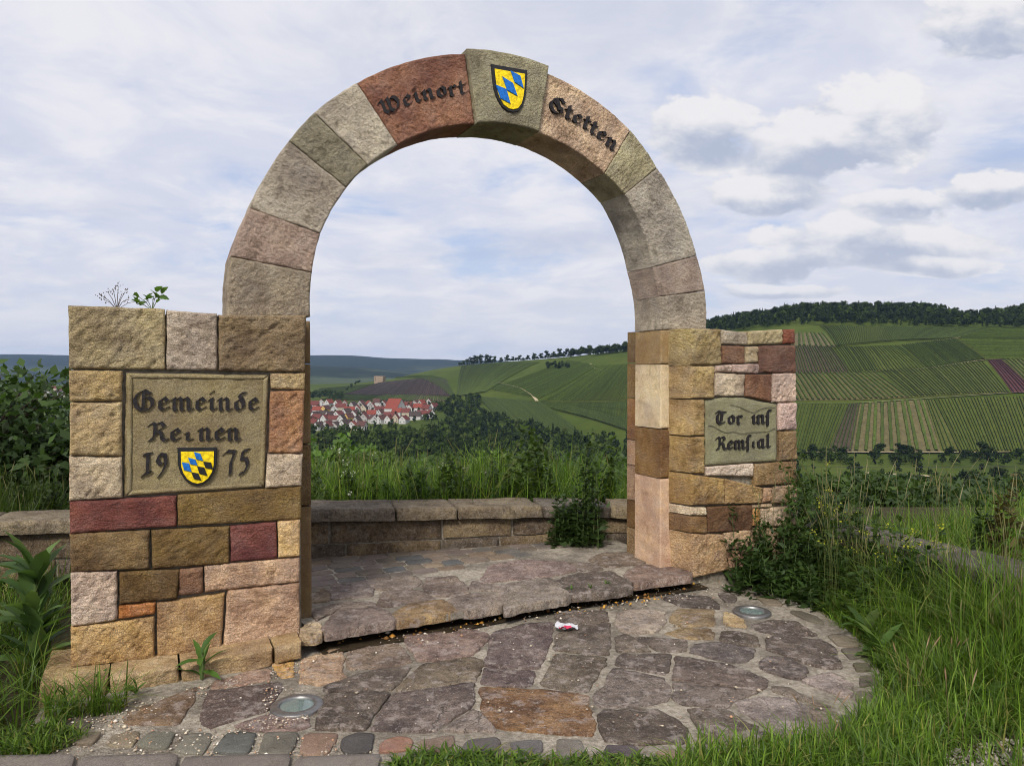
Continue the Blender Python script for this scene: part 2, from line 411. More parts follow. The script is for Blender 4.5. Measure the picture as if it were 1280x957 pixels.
zR = zoom(760, 390, .3552)
def rs(*pts): return zR(pts)
R_ST = [  # corner = wraps round into the opening
 (rs((290,58),(395,60),(398,185),(290,188)), (140,120,80), 1), (rs((398,62),(491,72),(491,117),(399,114)), (150,136,116), 0), (rs((493,68),(615,60),(615,112),(493,116)), (152,136,100), 0), (rs((617,60),(658,60),(658,112),(617,112)), (110,60,45), 0),
 (rs((401,117),(480,119),(480,182),(401,182)), (118,86,64), 0), (rs((482,121),(527,120),(527,179),(483,179)), (160,140,108), 0), (rs((530,118),(660,115),(660,215),(530,214)), (104,74,60), 0),
 (rs((376,186),(433,184),(433,211),(376,211)), (172,148,132), 0), (rs((435,183),(529,181),(529,217),(435,213)), (172,146,132), 0),
 (rs((290,190),(374,188),(374,304),(290,304)), (156,130,86), 1), (rs((376,213),(480,218),(480,297),(376,295)), (178,158,132), 0), (rs((483,219),(575,217),(575,316),(482,297)), (122,86,62), 0), (rs((577,216),(661,214),(662,316),(577,318)), (178,152,134), 0),
 (rs((290,307),(340,307),(340,434),(290,436)), (158,130,84), 1), (rs((290,439),(339,437),(341,570),(290,566)), (148,120,72), 1),
 (rs((599,320),(662,318),(662,414),(600,416)), (176,148,136), 0), (rs((602,418),(662,417),(662,519),(602,524)), (130,106,72), 0),
 (rs((343,545),(511,531),(513,578),(345,575)), (184,164,144), 0), (rs((515,535),(664,522),(664,602),(515,613)), (132,106,70), 0),
 (rs((290,570),(408,585),(410,676),(290,680)), (142,112,66), 1), (rs((410,585),(545,618),(540,672),(411,677)), (148,118,74), 0), (rs((547,618),(577,616),(575,668),(543,671)), (172,136,102), 0), (rs((579,612),(665,605),(665,672),(579,672)), (150,124,96), 0),
 (rs((290,685),(346,687),(346,716),(290,714)), (190,170,140), 1), (rs((290,717),(348,718),(350,781),(290,776)), (122,92,56), 1), (rs((349,684),(507,677),(507,770),(351,777)), (98,70,46), 0), (rs((509,677),(577,672),(577,688),(509,690)), (172,146,116), 0), (rs((509,692),(533,690),(533,752),(509,752)), (170,118,60), 0), (rs((536,690),(665,680),(665,748),(536,758)), (172,148,122), 0),
 (rs((290,778),(403,782),(427,905),(300,935)), (170,138,98), 1), (rs((406,777),(532,757),(532,827),(415,836)), (172,142,108), 0), (rs((425,838),(465,836),(465,905),(429,909)), (170,134,104), 0), (rs((467,834),(540,828),(540,905),(467,905)), (168,134,104), 0), (rs((535,762),(665,750),(665,905),(542,905)), (160,134,104), 0)]
for p, c, corner in R_ST:
    q = [on_wall(x, y, D_P) for x, y in p]; b, t_ = quad(q)
    flat = sum(c) < 300
    patch_stone('block', t_, b, D_P, .20 if corner else .82 if q[1][0] > 4.85 else .34, pil_b, lin(*c), M_ROCK, splay=.062 if corner else 0, bulge=.008 if flat else .012, rough=.009 if flat else .017)
# courses on the far side of each opening, seen past the piers
zc = .02
for k, h in enumerate((.34, .24, .30, .22, .36, .30, .27)):
    c = [(150,122,84), (122,92,56), (170,138,110), (176,140,110), (150,110,72), (140,112,70), (128,104,72)][k]
    wall_box('block', 3.735, 3.90, 5.352, 5.53, zc + .004, zc + h - .004, M_ROCK, pil_b, lin(*c))
    wall_box('block', .76, .885, 5.352, 5.53, zc + .004, zc + h - .004, M_ROCK, pil_a, lin(*c)); zc += h
# smooth piers that carry the ring
for z0, z1, c in ((.0, .845, (186,152,120)), (.85, 1.245, (120,88,50)), (1.25, 1.765, (190,168,132)), (1.77, 2.045, (146,120,76))):
    dk = c == (120,88,50)
    for a, b in ((3.692, 3.90), (.76, .932)):
        m = MB(); e = .0; n_ = 6
        o = patch_stone('pier_stone', [(a, z1), (b, z1)], [(a, z0), (b, z0)], D_A, .35, gate, lin(*c) if a > 1 else lin(112, 90, 58), M_ROCK if dk else M_SMOOTH, bulge=.006 if dk else .002, rough=.004 if dk else .0015, edge=.012, gap=.0015, wob=.0015)
# the ring of voussoirs
U0, Z0 = 2.30, .351 + EYE
OUT = [(284,396),(288,320.6),(312,260),(361,176),(392.5,141),(446,104),(581,67.5),(682,90.6),(788,163),(821,210),(870.6,319.7),(881,363.7),(882,412)]
INN = [(388,396),(390,340.7),(400.5,292),(433.5,234.7),(460,206.5),(496.7,181.6),(593,155),(670.5,166),(755.5,217),(780.6,243),(815,334),(823,370.7),(825,412)]
VC = [(146,132,110), (150,128,112), (158,146,128), (126,118,96), (164,152,132), (134,92,70), (140,132,104), (178,150,120), (148,138,106), (156,146,130), (142,124,110), (152,140,122)]
def polar(p): return math.hypot(p[0] - U0, p[1] - Z0), math.atan2(p[1] - Z0, p[0] - U0)
def unw(a): return a + 2 * math.pi if a < -1.8 else a
vous = []
for k in range(12):
    Dk = 4.955 if k == 6 else D_A - random.uniform(0, .006)
    edges = []
    for P in (OUT, INN):
        (r0, a0), (r1, a1) = [polar(on_wall(*P[i], D_A)) for i in (k, k + 1)]
        a0, a1 = unw(a0), unw(a1)
        if k == 6 and P is OUT: r0 += .022; r1 += .035
        if k == 6 and P is INN: r0 -= .004; r1 -= .004
        edges.append([(U0 + (r0 + (r1 - r0) * f) * math.cos(a0 + (a1 - a0) * f), Z0 + (r0 + (r1 - r0) * f) * math.sin(a0 + (a1 - a0) * f)) for f in np.linspace(0, 1, 12)])
    v = patch_stone('voussoir', edges[0], edges[1], Dk, .352 + (D_A - Dk), gate, lin(*VC[k]), M_HAMMER, bulge=.004, rough=.011 if k not in (6, 10) else .005, edge=.010, gap=.0015, wob=.003, vsc=52, cell=.0095)
    vous.append(v)

# ------------------------------------------------------------------ plaques, letters and shields
def poly_plate(name, pts, D0, D1, parent, mat, col=None, bev=.004):
    """pts (u,z) counter-clockwise; D0 front, D1 back"""
    n = len(pts); c = np.mean(pts, 0); ins = [tuple(np.array(p) + (c - p) / np.linalg.norm(c - p) * bev) for p in pts]
    v = [wpt(p[0], D1, p[1]) for p in pts] + [wpt(p[0], D0 + bev, p[1]) for p in pts] + [wpt(p[0], D0, p[1]) for p in ins]
    f = [tuple(range(2 * n, 3 * n))]
    for a in (0, n):
        f += [(a + i, a + (i + 1) % n, a + n + (i + 1) % n, a + n + i) for i in range(n)]
    me = bpy.data.meshes.new(name); me.from_pydata(v, [], f); me.update()
    return place(name, me, mat, parent, col)

pl_a_px = [(157,465),(337,468),(331,610),(154,621)]
pa = [on_wall(x, y, D_P) for x, y in pl_a_px]; b, t_ = quad(pa)
plq = patch_stone('plaque', t_, b, D_P + .012, .2, gate, lin(119,106,74), M_PLAQUE, bulge=.004, rough=.0045, edge=.02, gap=.003, cell=.02)
tag(plq, 'olive sandstone plaque with raised border, Gemeinde lettering and year')
# raised border of the plaque
def strip(name, a, b, w, D0, D1, parent, mat, col):
    a, b = np.array(a), np.array(b); d = (b - a) / np.linalg.norm(b - a); n_ = np.array([-d[1], d[0]]) * w
    q = [a + d * .004, b - d * .004, b + n_ - d * abs(w) * .9, a + n_ + d * abs(w) * .9]
    return patch_stone(name, [tuple(q[3]), tuple(q[2])], [tuple(q[0]), tuple(q[1])], D0, D1 - D0, parent, col, mat, bulge=.004, rough=.003, edge=.012, gap=.001, cell=.014)
cor = [on_wall(x, y, D_P) for x, y in [(158,619.5),(330,608.5),(335.5,469),(159,466.5)]]
for i in range(4): strip('border', cor[i], cor[(i + 1) % 4], .028, D_P + .002, D_P + .05, plq, M_PLAQUE, lin(120,107,76))

pb_top = rs((342,307),(410,299),(480,299),(540,314),(597,322)); pb_bot = rs((343,541),(470,534),(597,525))
plb = patch_stone('plaque', [on_wall(*p, D_P) for p in pb_top], [on_wall(*p, D_P) for p in pb_bot], D_P + .004, .2, gate, lin(116,112,84), M_PLAQUE, bulge=.004, rough=.004, edge=.02, gap=.004, cell=.02)
tag(plb, 'grey-green sandstone plaque with wavy top and Tor ins Remstal lettering')
M_LETTER = plain_mat('letter_paint', (.018, .015, .016), .75, 0, .3, 60, .6)
M_GROOVE = plain_mat('carved_line', (.10, .095, .065), .95)

GLY = {
 'e': (.72, [[(.14,.74),(.14,.22),(.34,.06),(.62,.24)], [(.14,.74),(.38,.95),(.60,.70),(.22,.46)]]),
 'i': (.48, [[(.04,.80),(.20,.93),(.20,.16),(.34,.05),(.46,.17)], [(.14,1.30),(.27,1.42)]]),
 'n': (.92, [[(.02,.80),(.17,.93),(.17,.12),(.29,.02)], [(.22,.74),(.46,.95),(.62,.80),(.62,.14),(.74,.03),(.84,.14)]]),
 'm': (1.34, [[(.02,.80),(.17,.93),(.17,.12),(.29,.02)], [(.22,.74),(.44,.95),(.60,.80),(.60,.12),(.70,.02)], [(.64,.74),(.88,.95),(1.04,.80),(1.04,.14),(1.16,.03),(1.26,.14)]]),
 'r': (.62, [[(.02,.80),(.17,.93),(.17,.12),(.30,.02)], [(.22,.76),(.40,.95),(.54,.80)]]),
 't': (.54, [[(.20,1.28),(.20,.16),(.34,.04),(.50,.17)], [(.00,.84),(.46,.90)]]),
 'o': (.76, [[(.14,.76),(.14,.24),(.35,.05),(.60,.22),(.60,.74),(.37,.96),(.14,.76)]]),
 'd': (.82, [[(.60,.62),(.40,.88),(.14,.68),(.14,.24),(.35,.05),(.62,.22),(.62,.62),(.52,.92),(.36,1.10),(.46,1.30),(.72,1.34)]]),
 'a': (.86, [[(.56,.90),(.32,.95),(.14,.72),(.14,.22),(.32,.05),(.54,.26)], [(.58,.95),(.58,.14),(.70,.03),(.80,.14)]]),
 'l': (.50, [[(.10,1.36),(.22,1.48),(.22,.16),(.34,.04),(.46,.15)]]),
 'z': (.56, [[(.54,1.40),(.34,1.50),(.22,1.28),(.22,-.28)], [(.04,.86),(.22,.96)]]),
 'W': (1.50, [[(-.05,1.10),(.16,1.34),(.24,1.05),(.24,.36),(.46,.04)], [(.46,1.20),(.62,1.36),(.66,1.1),(.66,.30),(.46,.04)], [(.66,.30),(.86,.06),(1.18,.26),(1.32,.72),(1.18,1.14),(.92,1.30),(.80,1.14)]]),
 'S': (1.14, [[(1.0,1.20),(.66,1.46),(.26,1.30),(.20,.98),(.52,.76),(.92,.58),(.98,.26),(.66,.00),(.30,.08),(.06,.34),(.02,.80),(.20,1.10)], [(.36,1.28),(.80,.40)]]),
 'G': (1.34, [[(.62,1.46),(.26,1.24),(.07,.80),(.16,.32),(.52,.02),(.94,.10),(1.14,.42),(1.10,.82),(.86,.98),(.66,.84)], [(.62,1.46),(1.00,1.22)], [(.62,1.34),(.60,.20)]]),
 'R': (1.20, [[(.00,1.16),(.22,1.38),(.40,1.22),(.38,.40),(.08,.04),(.32,.12)], [(.38,1.24),(.74,1.42),(.96,1.12),(.52,.76)], [(.52,.76),(.78,.60),(.84,.20),(1.04,.03),(1.14,.14)]]),
 'T': (1.06, [[(.02,1.22),(.22,1.42),(.62,1.24)], [(.5,1.36),(.96,1.30)], [(.42,1.32),(.16,.94),(.16,.34),(.46,.03),(.88,.24)], [(.62,1.28),(.56,.36)]]),
 '1': (.66, [[(.12,1.22),(.56,1.26)], [(.38,1.22),(.34,.26),(.04,.00)], [(.12,.10),(.52,.20)]]),
 '9': (.86, [[(.62,.78),(.38,.60),(.16,.86),(.30,1.22),(.62,1.18),(.70,.70),(.54,.30),(.26,-.06)]]),
 '7': (.90, [[(.00,1.08),(.24,1.26),(.78,1.22)], [(.78,1.22),(.50,.62),(.44,-.05)]]),
 '5': (.80, [[(.32,1.22),(.74,1.30)], [(.32,1.22),(.22,.78),(.54,.80),(.66,.44),(.44,.04),(.12,-.06)]]),
 ' ': (.55, [])}
def letter(ch, org, ex, ey, D, parent, skip=(), th=.009, nib=.27, cut=1.0):
    """broad-nib letter: org (u,z) of its baseline start, ex/ey its own axes scaled to the x-height"""
    w = [math.cos(R(38)) * nib / 2, math.sin(R(38)) * nib / 2]
    m = MB(); k = 0
    for si, st in enumerate(GLY[ch][1]):
        if si in skip: continue
        pts = st[:max(2, int(math.ceil(len(st) * cut)))]
        for a, b_ in zip(pts, pts[1:]):
            q = [(a[0] - w[0], a[1] - w[1]), (a[0] + w[0], a[1] + w[1]), (b_[0] + w[0], b_[1] + w[1]), (b_[0] - w[0], b_[1] - w[1])]
            ar = sum(q[i][0] * q[(i + 1) % 4][1] - q[(i + 1) % 4][0] * q[i][1] for i in range(4))
            if ar < 0: q = q[::-1]
            # small extra body keeps thin hairlines visible
            P = [org + ex * s[0] + ey * s[1] for s in q]
            dz = k * .00035; k += 1
            v = [wpt(p[0], D + .012, p[1]) for p in P] + [wpt(p[0], D - th - dz, p[1]) for p in P]
            m.add(v, [(4, 5, 6, 7), (0, 1, 5, 4), (1, 2, 6, 5), (2, 3, 7, 6), (3, 0, 4, 7)])
    if m.v: place('letter', m.mesh('letter'), M_LETTER, parent)
def text(chars, base_px, D, xh_px, parent, skip={}, cut={}, D_proj=None, lean=0.0, gap=.12):
    """letters along a baseline given as pixels of the face at depth D"""
    B = [np.array(on_wall(x, y, D_proj or D)) for x, y in base_px]
    seg = [np.linalg.norm(b - a) for a, b in zip(B, B[1:])]; tot = sum(seg)
    wsum = sum(GLY[c][0] + gap for c in chars); s = tot / wsum
    d0 = B[0]; up = np.array(on_wall(base_px[0][0], base_px[0][1] - xh_px, D_proj or D)) - d0
    xh = np.linalg.norm(up); pos = 0
    for i, c in enumerate(chars):
        adv = (GLY[c][0] + gap) * s
        def pt(q):
            q = max(0, min(q, tot - 1e-6)); k = 0
            while q > seg[k]: q -= seg[k]; k += 1
            return B[k] + (B[k + 1] - B[k]) * q / seg[k]
        o = pt(pos); e = pt(pos + adv) - o; e = e / np.linalg.norm(e); n_ = np.array([-e[1], e[0]])
        letter(c, o, e * s, (n_ + e * lean) * xh, D, parent, skip.get(i, ()), cut=cut.get(i, 1.0)); pos += adv
zP = zoom(140, 460, .1641)
DL = D_P + .006
text('Gemeinde', zP([(160,322),(640,322),(1130,322)]), DL, 17.5, plq, cut={3: .8})
text('Re', zP([(275,553),(540,553)]), DL, 16.5, plq, skip={1: ()})
text('i', zP([(550,550),(620,550)]), DL, 11, plq, skip={0: (1,)})
text('nen', zP([(655,550),(990,550)]), DL, 16.5, plq)
text('19', zP([(225,820),(445,812)]), DL, 22, plq)
text('75', zP([(850,800),(1060,790)]), DL, 22, plq)
zQ = zoom(870, 480, .1254); DQ = D_P - .002
text('Tor', zQ([(190,398),(470,398)]), DQ, 11.5, plb)
text('inz', zQ([(550,395),(745,390)]), DQ, 11.5, plb, skip={0: (1,)}, gap=.02)
text('Remz', zQ([(195,655),(545,640)]), DQ, 11.5, plb, gap=.05)
text('t', zQ([(552,632),(600,632)]), DQ, 6, plb, skip={0: (1,)}, cut={0: .6})
text('al', zQ([(605,636),(740,632)]), DQ, 11.5, plb, gap=.05)
# two carved wavy lines on the small plaque
for pts in ([(340,205),(430,225),(510,265),(580,285),(640,245),(720,228),(790,232)], [(120,410),(160,412),(230,455),(290,485),(370,470),(450,495),(540,480),(640,475),(720,470),(790,430)]):
    P = [on_wall(*p, DQ) for p in zQ(pts)]
    m = MB(); m.tube([wpt(u, DQ - .005, z) for u, z in resample(P, 26)], .0022, 5); place('carved_line', m.mesh('carved_line'), M_GROOVE, plb)
zW = zoom(440, 60, .2031)
text('Weinort', zW([(190,418),(285,385),(360,352),(440,325),(520,308),(610,298),(712,285)]), D_A - .012, 13.5, vous[5], skip={2: ()}, cut={3: .85}, lean=.1)
zS = zoom(660, 70, .1568)
text('Stetten', zS([(165,430),(250,470),(320,510),(400,548),(470,598),(550,655),(620,710),(690,775)]), D_A - .012, 14, vous[7])

M_BLACK = plain_mat('shield_black', (.012, .012, .014), .55, 0, .4, 40, .3)
M_YELLOW = plain_mat('shield_yellow', lin(238,205,20), .7, 0, .3, 55, .30, .5)
M_BLUE = plain_mat('shield_blue', lin(24,104,186), .65, 0, .3, 55, .28, .3)
def shield(outline, D, loz, proj, label):
    o = [np.array(on_wall(x, y, proj)) for x, y in outline]; c = np.mean(o, 0)
    rim = poly_plate('shield', [tuple(p) for p in o], D - .020, D + .02, gate, M_BLACK); tag(rim, label)
    ins = [tuple(c + (p - c) * .84) for p in o]
    poly_plate('field', ins, D - .026, D - .015, rim, M_YELLOW, bev=.002)
    for pts, mt in loz: poly_plate('lozenge', [on_wall(x, y, proj) for x, y in pts], D - .033, D - .022, rim, mt, bev=.002)
def bez(pts): return pts
sh1 = zW([(850,104),(866,250),(884,310),(916,366),(952,394),(985,402),(1020,394),(1046,360),(1062,300),(1068,235),(1072,143)])
lz1 = [zW([(875,235),(905,320),(965,352),(940,262)]), zW([(915,185),(945,270),(1008,305),(980,225)]), zW([(965,148),(990,220),(1046,258),(1025,180)])]
shield(sh1, 4.955, [(p, M_BLUE) for p in lz1], 4.955, 'yellow shield with three blue lozenges on the keystone')
sh2 = zP([(498,604),(502,735),(520,795),(556,850),(605,882),(650,892),(698,880),(745,845),(780,790),(796,725),(798,601)])
lz2 = [([(530,712),(547,771),(604,785),(585,720)], M_BLUE), ([(577,676),(596,727),(650,736),(632,690)], M_BLUE), ([(621,633),(640,689),(692,702),(670,646)], M_BLUE),
       ([(692,706),(709,754),(768,768),(750,712)], M_BLACK), ([(646,743),(664,799),(724,815),(700,750)], M_BLACK), ([(601,786),(621,837),(678,850),(655,795)], M_BLACK)]
shield(sh2, DL, [(zP(p), m_) for p, m_ in lz2], DL, 'yellow shield with blue and black lozenges on the framed plaque')

# ------------------------------------------------------------------ terrace: bed, flagstones, setts, step
def flag(name, poly, z, thick, parent, col, mat, gap=.010, h=.006, jit=.008, dome=.004, cell=.045):
    seed = random.random() * 90; lum = sum(col) / 3; col = tuple((lum + (q - lum) * .9) * k_ for q, k_ in zip(col, (1.08, 1.02, .94))); p = np.array(poly, float)
    ar = sum(p[i][0] * p[(i + 1) % len(p)][1] - p[(i + 1) % len(p)][0] * p[i][1] for i in range(len(p)))
    if ar < 0: p = p[::-1]
    q = np.vstack([p, p[:1]]); per = np.hypot(*(q[1:] - q[:-1]).T).sum(); n = max(10, int(per / cell)); b = resample(q, n + 1)[:-1]
    b = (np.roll(b, 1, 0) + np.roll(b, -1, 0)) * .15 + b * .70
    c = b.mean(0); r = np.linalg.norm(b - c, axis=1, keepdims=True); b = c + (b - c) * (1 - gap / np.maximum(r, .02))
    b = b + np.array([[nz(x, 14, seed) + .7 * nz(x, 40, seed + 2), nz(x, 14, seed + 9) + .7 * nz(x, 40, seed + 5)] for x in b]) * jit
    tilt = np.array([random.uniform(-1, 1), random.uniform(-1, 1)]) * .003
    v = [(x, y, z - thick) for x, y in b] + [(x, y, z - .004 + (x - c[0]) * tilt[0] + (y - c[1]) * tilt[1]) for x, y in b]
    scs = (.988, .84, .60, .32); 
    for s in scs:
        for x, y in c + (b - c) * s:
            v.append((x, y, z + (x - c[0]) * tilt[0] + (y - c[1]) * tilt[1] + dome * (1 - s) + h * (nz((x, y), 9, seed) + .6 * nz((x, y), 22, seed + 4)) - (.001 if s > .9 else 0)))
    v.append((c[0], c[1], z + dome)); f = []
    for k in range(len(scs) + 1):
        o = k * n; f += [(o + i, o + (i + 1) % n, o + n + (i + 1) % n, o + n + i) for i in range(n)]
    o = (len(scs) + 1) * n; f += [(o + i, o + (i + 1) % n, len(v) - 1) for i in range(n)]
    me = bpy.data.meshes.new(name); me.from_pydata(v, [], f); me.update(); me.polygons.foreach_set('use_smooth', [True] * len(f))
    return place(name, me, mat, parent, col)

def sheet(name, poly, z, mat, skirt=0.0, parent=None):
    p = [tuple(q) for q in poly]; n = len(p)
    v = [(x, y, z) for x, y in p]; f = [tuple(range(n))]
    if skirt: v += [(x, y, z - skirt) for x, y in p]; f += [(i, i + n, (i + 1) % n + n, (i + 1) % n) for i in range(n)]
    me = bpy.data.meshes.new(name); me.from_pydata(v, [], f); me.update()
    if me.polygons[0].normal.z < 0: me.flip_normals()
    return place(name, me, mat, parent)

def bed_mat():
    m, t, b = new_mat('mortar_bed'); co = t.add('ShaderNodeTexCoord').outputs['Object']
    n1 = t.noise(co, 2.5, 6, .6); n2 = t.noise(co, 38, 5, .65); v = t.add('ShaderNodeTexVoronoi'); v.inputs['Scale'].default_value = 110; t.put(v.inputs['Vector'], co)
    c = t.mix(t.rng(n1, .38, .62), (.23, .20, .16), (.44, .39, .315)); c = t.mix(t.rng(n2, .35, .65), t.mix(1.0, c, (.62, .60, .56), 'MULTIPLY'), c)
    c = t.mix(t.math('MULTIPLY', t.rng(n1, .60, .72), .5), c, (.06, .07, .025))
    t.put(b.inputs['Base Color'], c); b.inputs['Roughness'].default_value = .95; b.inputs['Specular IOR Level'].default_value = .2
    bn = t.add('ShaderNodeBump'); bn.inputs['Strength'].default_value = .8; bn.inputs['Distance'].default_value = .012
    t.put(bn.inputs['Height'], t.math('ADD', n2, t.math('MULTIPLY', v.outputs[0], .6))); t.l.new(bn.outputs[0], b.inputs['Normal']); return m
M_BED = bed_mat()
def soil_mat(name, c0, c1, sc=6):
    m, t, b = new_mat(name); co = t.add('ShaderNodeTexCoord').outputs['Object']
    n1 = t.noise(co, sc, 6, .65); n2 = t.noise(co, sc * 9, 5, .65)
    c = t.mix(t.rng(n1, .35, .65), c0, c1); c = t.mix(t.rng(n2, .35, .65), t.mix(1.0, c, (.7, .7, .7), 'MULTIPLY'), c)
    t.put(b.inputs['Base Color'], c); b.inputs['Roughness'].default_value = 1; b.inputs['Specular IOR Level'].default_value = .1
    bn = t.add('ShaderNodeBump'); bn.inputs['Strength'].default_value = .8; bn.inputs['Distance'].default_value = .03
    t.put(bn.inputs['Height'], t.math('ADD', n1, n2)); t.l.new(bn.outputs[0], b.inputs['Normal']); return m
M_SOIL = soil_mat('verge_soil', (.045, .045, .018), (.085, .068, .04)); M_DIRT = soil_mat('wet_dirt', (.040, .028, .015), (.085, .06, .034), 14)

gr = [(x, y) for x, y in ((-9, 9.6), (-9, -14), (10, -14), (10, 9.6))]
ground = sheet('ground', gr, -.03, M_SOIL); ground['kind'] = 'structure'
APRON = [on_floor(x, y) for x, y in [(-160,965),(-40,938),(40,905),(52,884),(377,800),(700,715),(880,700),(912,720),(968,738),(1030,765),(1080,802),(1102,845),(1102,885),(1070,920),(1040,955),(960,1010),(600,1100),(-300,1060)]]
apron = sheet('pavement', APRON, .0, M_BED, .06); apron['kind'] = 'structure'

z3 = zoom(370, 780, .2109); z4 = zoom(590, 760, .2109); z5 = zoom(820, 710, .258); z6 = zoom(40, 780, .28125)
PUR, GRY, OLI, TAN, OCH, PNK, PAL, DRK = (104,94,90), (106,98,92), (100,90,74), (160,138,112), (128,106,72), (138,118,110), (138,128,122), (80,72,68)
FL = [
 (z3, [(20,215),(120,190),(200,160),(285,150),(270,290),(300,330),(140,370),(20,350)], (166,140,114)),
 (z3, [(305,165),(480,115),(600,110),(700,225),(560,260),(320,275),(295,250)], (128,112,98)),
 (z3, [(625,75),(800,60),(1000,30),(1140,60),(1140,100),(1050,190),(900,215),(725,225)], (130,110,102)),
 (z3, [(180,425),(400,400),(560,420),(500,500),(410,635),(110,635),(150,470)], (92,82,74)),
 (z3, [(310,320),(560,260),(690,255),(640,320),(570,395),(430,400),(180,410),(160,380)], (96,86,78)),
 (z3, [(740,250),(900,220),(1060,200),(1130,240),(1100,260),(1065,345),(800,385),(600,415),(600,390),(650,330)], (110,98,82)),
 (z3, [(580,420),(800,390),(1060,355),(1055,470),(1030,500),(920,570),(830,645),(430,640),(500,530)], (98,86,82)),
 (z3, [(860,640),(1040,515),(1110,540),(1180,620),(1200,640)], (126,114,106)),
 (z4, [(110,150),(330,90),(480,90),(470,200),(400,365),(60,345),(100,250)], (104,90,88)),
 (z4, [(75,360),(380,380),(350,465),(230,470),(50,455)], (102,88,86)),
 (z4, [(500,280),(800,300),(790,340),(690,500),(560,495),(410,465),(440,380)], (100,90,78)),
 (z4, [(490,160),(600,110),(820,90),(825,200),(815,285),(650,275),(490,255)], (104,94,84)),
 (z4, [(500,30),(620,20),(800,25),(815,80),(600,105),(500,90)], (98,88,80)),
 (z4, [(45,475),(350,485),(560,505),(685,520),(700,620),(730,660),(730,760),(450,745),(130,715),(60,620)], (124,94,64)),
 (z4, [(845,175),(920,160),(1060,260),(860,262)], (108,98,88)), (z4, [(940,170),(1280,190),(1265,260),(1110,262)], (104,94,86)),
 (z4, [(845,290),(900,275),(1180,275),(1150,400),(900,355),(850,345)], (94,84,78)),
 (z4, [(835,355),(1000,385),(1145,415),(1175,470),(1170,550),(1060,580),(960,590),(740,595),(710,530),(770,470)], (108,98,92)),
 (z4, [(770,610),(980,600),(1100,600),(1200,660),(1275,720),(1280,800),(1000,815),(780,790),(740,680)], (92,82,74)),
 (z4, [(850,50),(900,20),(1030,10),(1140,30),(1150,90),(1090,150),(920,155),(850,120)], (150,138,126)),
 (z5, [(25,150),(100,130),(250,140),(310,180),(310,200),(130,190)], (80,72,68)), (z5, [(295,125),(370,125),(400,155),(370,170),(330,165)], (92,84,78)),
 (z5, [(60,250),(100,200),(280,205),(285,280),(250,285),(100,290)], (130,112,84)), (z5, [(30,320),(110,295),(260,295),(285,320),(280,350),(150,345)], (134,114,82)),
 (z5, [(310,315),(400,310),(490,340),(500,380),(430,380),(310,355)], (96,86,76)), (z5, [(330,210),(420,250),(440,290),(330,280)], (160,138,100)),
 (z5, [(450,280),(560,250),(680,260),(790,330),(740,335),(600,330),(500,310)], (92,82,76)),
 (z5, [(530,345),(580,330),(720,345),(810,350),(870,400),(905,490),(800,490),(740,470),(640,430),(540,400)], (94,84,78)),
 (z5, [(190,370),(300,360),(480,395),(470,440),(410,465),(290,445),(160,410)], (100,92,90)), (z5, [(500,450),(570,430),(640,440),(740,490),(720,535),(650,540),(500,490)], (98,88,84)),
 (z5, [(95,430),(280,460),(400,490),(540,545),(540,590),(480,600),(300,575),(80,545)], (104,92,86)), (z5, [(0,420),(75,425),(60,510),(0,510)], (96,86,80)),
 (z5, [(80,555),(300,585),(500,605),(370,650),(360,680),(130,670),(80,640)], (106,96,90)), (z5, [(760,530),(860,510),(960,570),(935,640),(800,590),(700,550)], (152,140,134)),
 (z5, [(560,570),(640,580),(760,640),(870,680),(780,670),(700,640),(560,600)], (108,98,88)), (z5, [(390,650),(500,630),(640,630),(720,670),(765,750),(740,780),(620,825),(570,800),(480,740),(400,690)], (140,130,126)),
 (z5, [(150,690),(350,690),(420,740),(530,800),(600,835),(250,860),(200,790)], (104,94,84)), (z5, [(740,670),(850,690),(900,730),(800,760),(770,740)], (116,104,94)),
 (z6, [(400,440),(440,385),(560,350),(740,280),(700,380),(650,450),(520,450)], (116,94,72)), (z6, [(740,430),(780,300),(900,290),(1100,260),(1120,290),(1040,390),(880,440),(790,470)], (92,78,74)),
 (z6, [(800,260),(1000,205),(1060,200),(1060,250),(900,280),(800,290)], (150,124,108)), (z6, [(1065,175),(1165,170),(1165,240),(1100,240)], (182,142,78)), (z6, [(900,450),(1060,400),(1230,410),(1230,460),(1150,480),(950,480)], (130,110,104))]
for zf, pts, c in FL:
    P = [on_floor(x, y) for x, y in zf(pts)]
    flag('flagstone', P, .011 + random.uniform(-.003, .005), .05, apron, lin(*c, 1.0), M_FLAG, gap=-.002, h=.006, dome=.001, jit=.014, cell=.026)
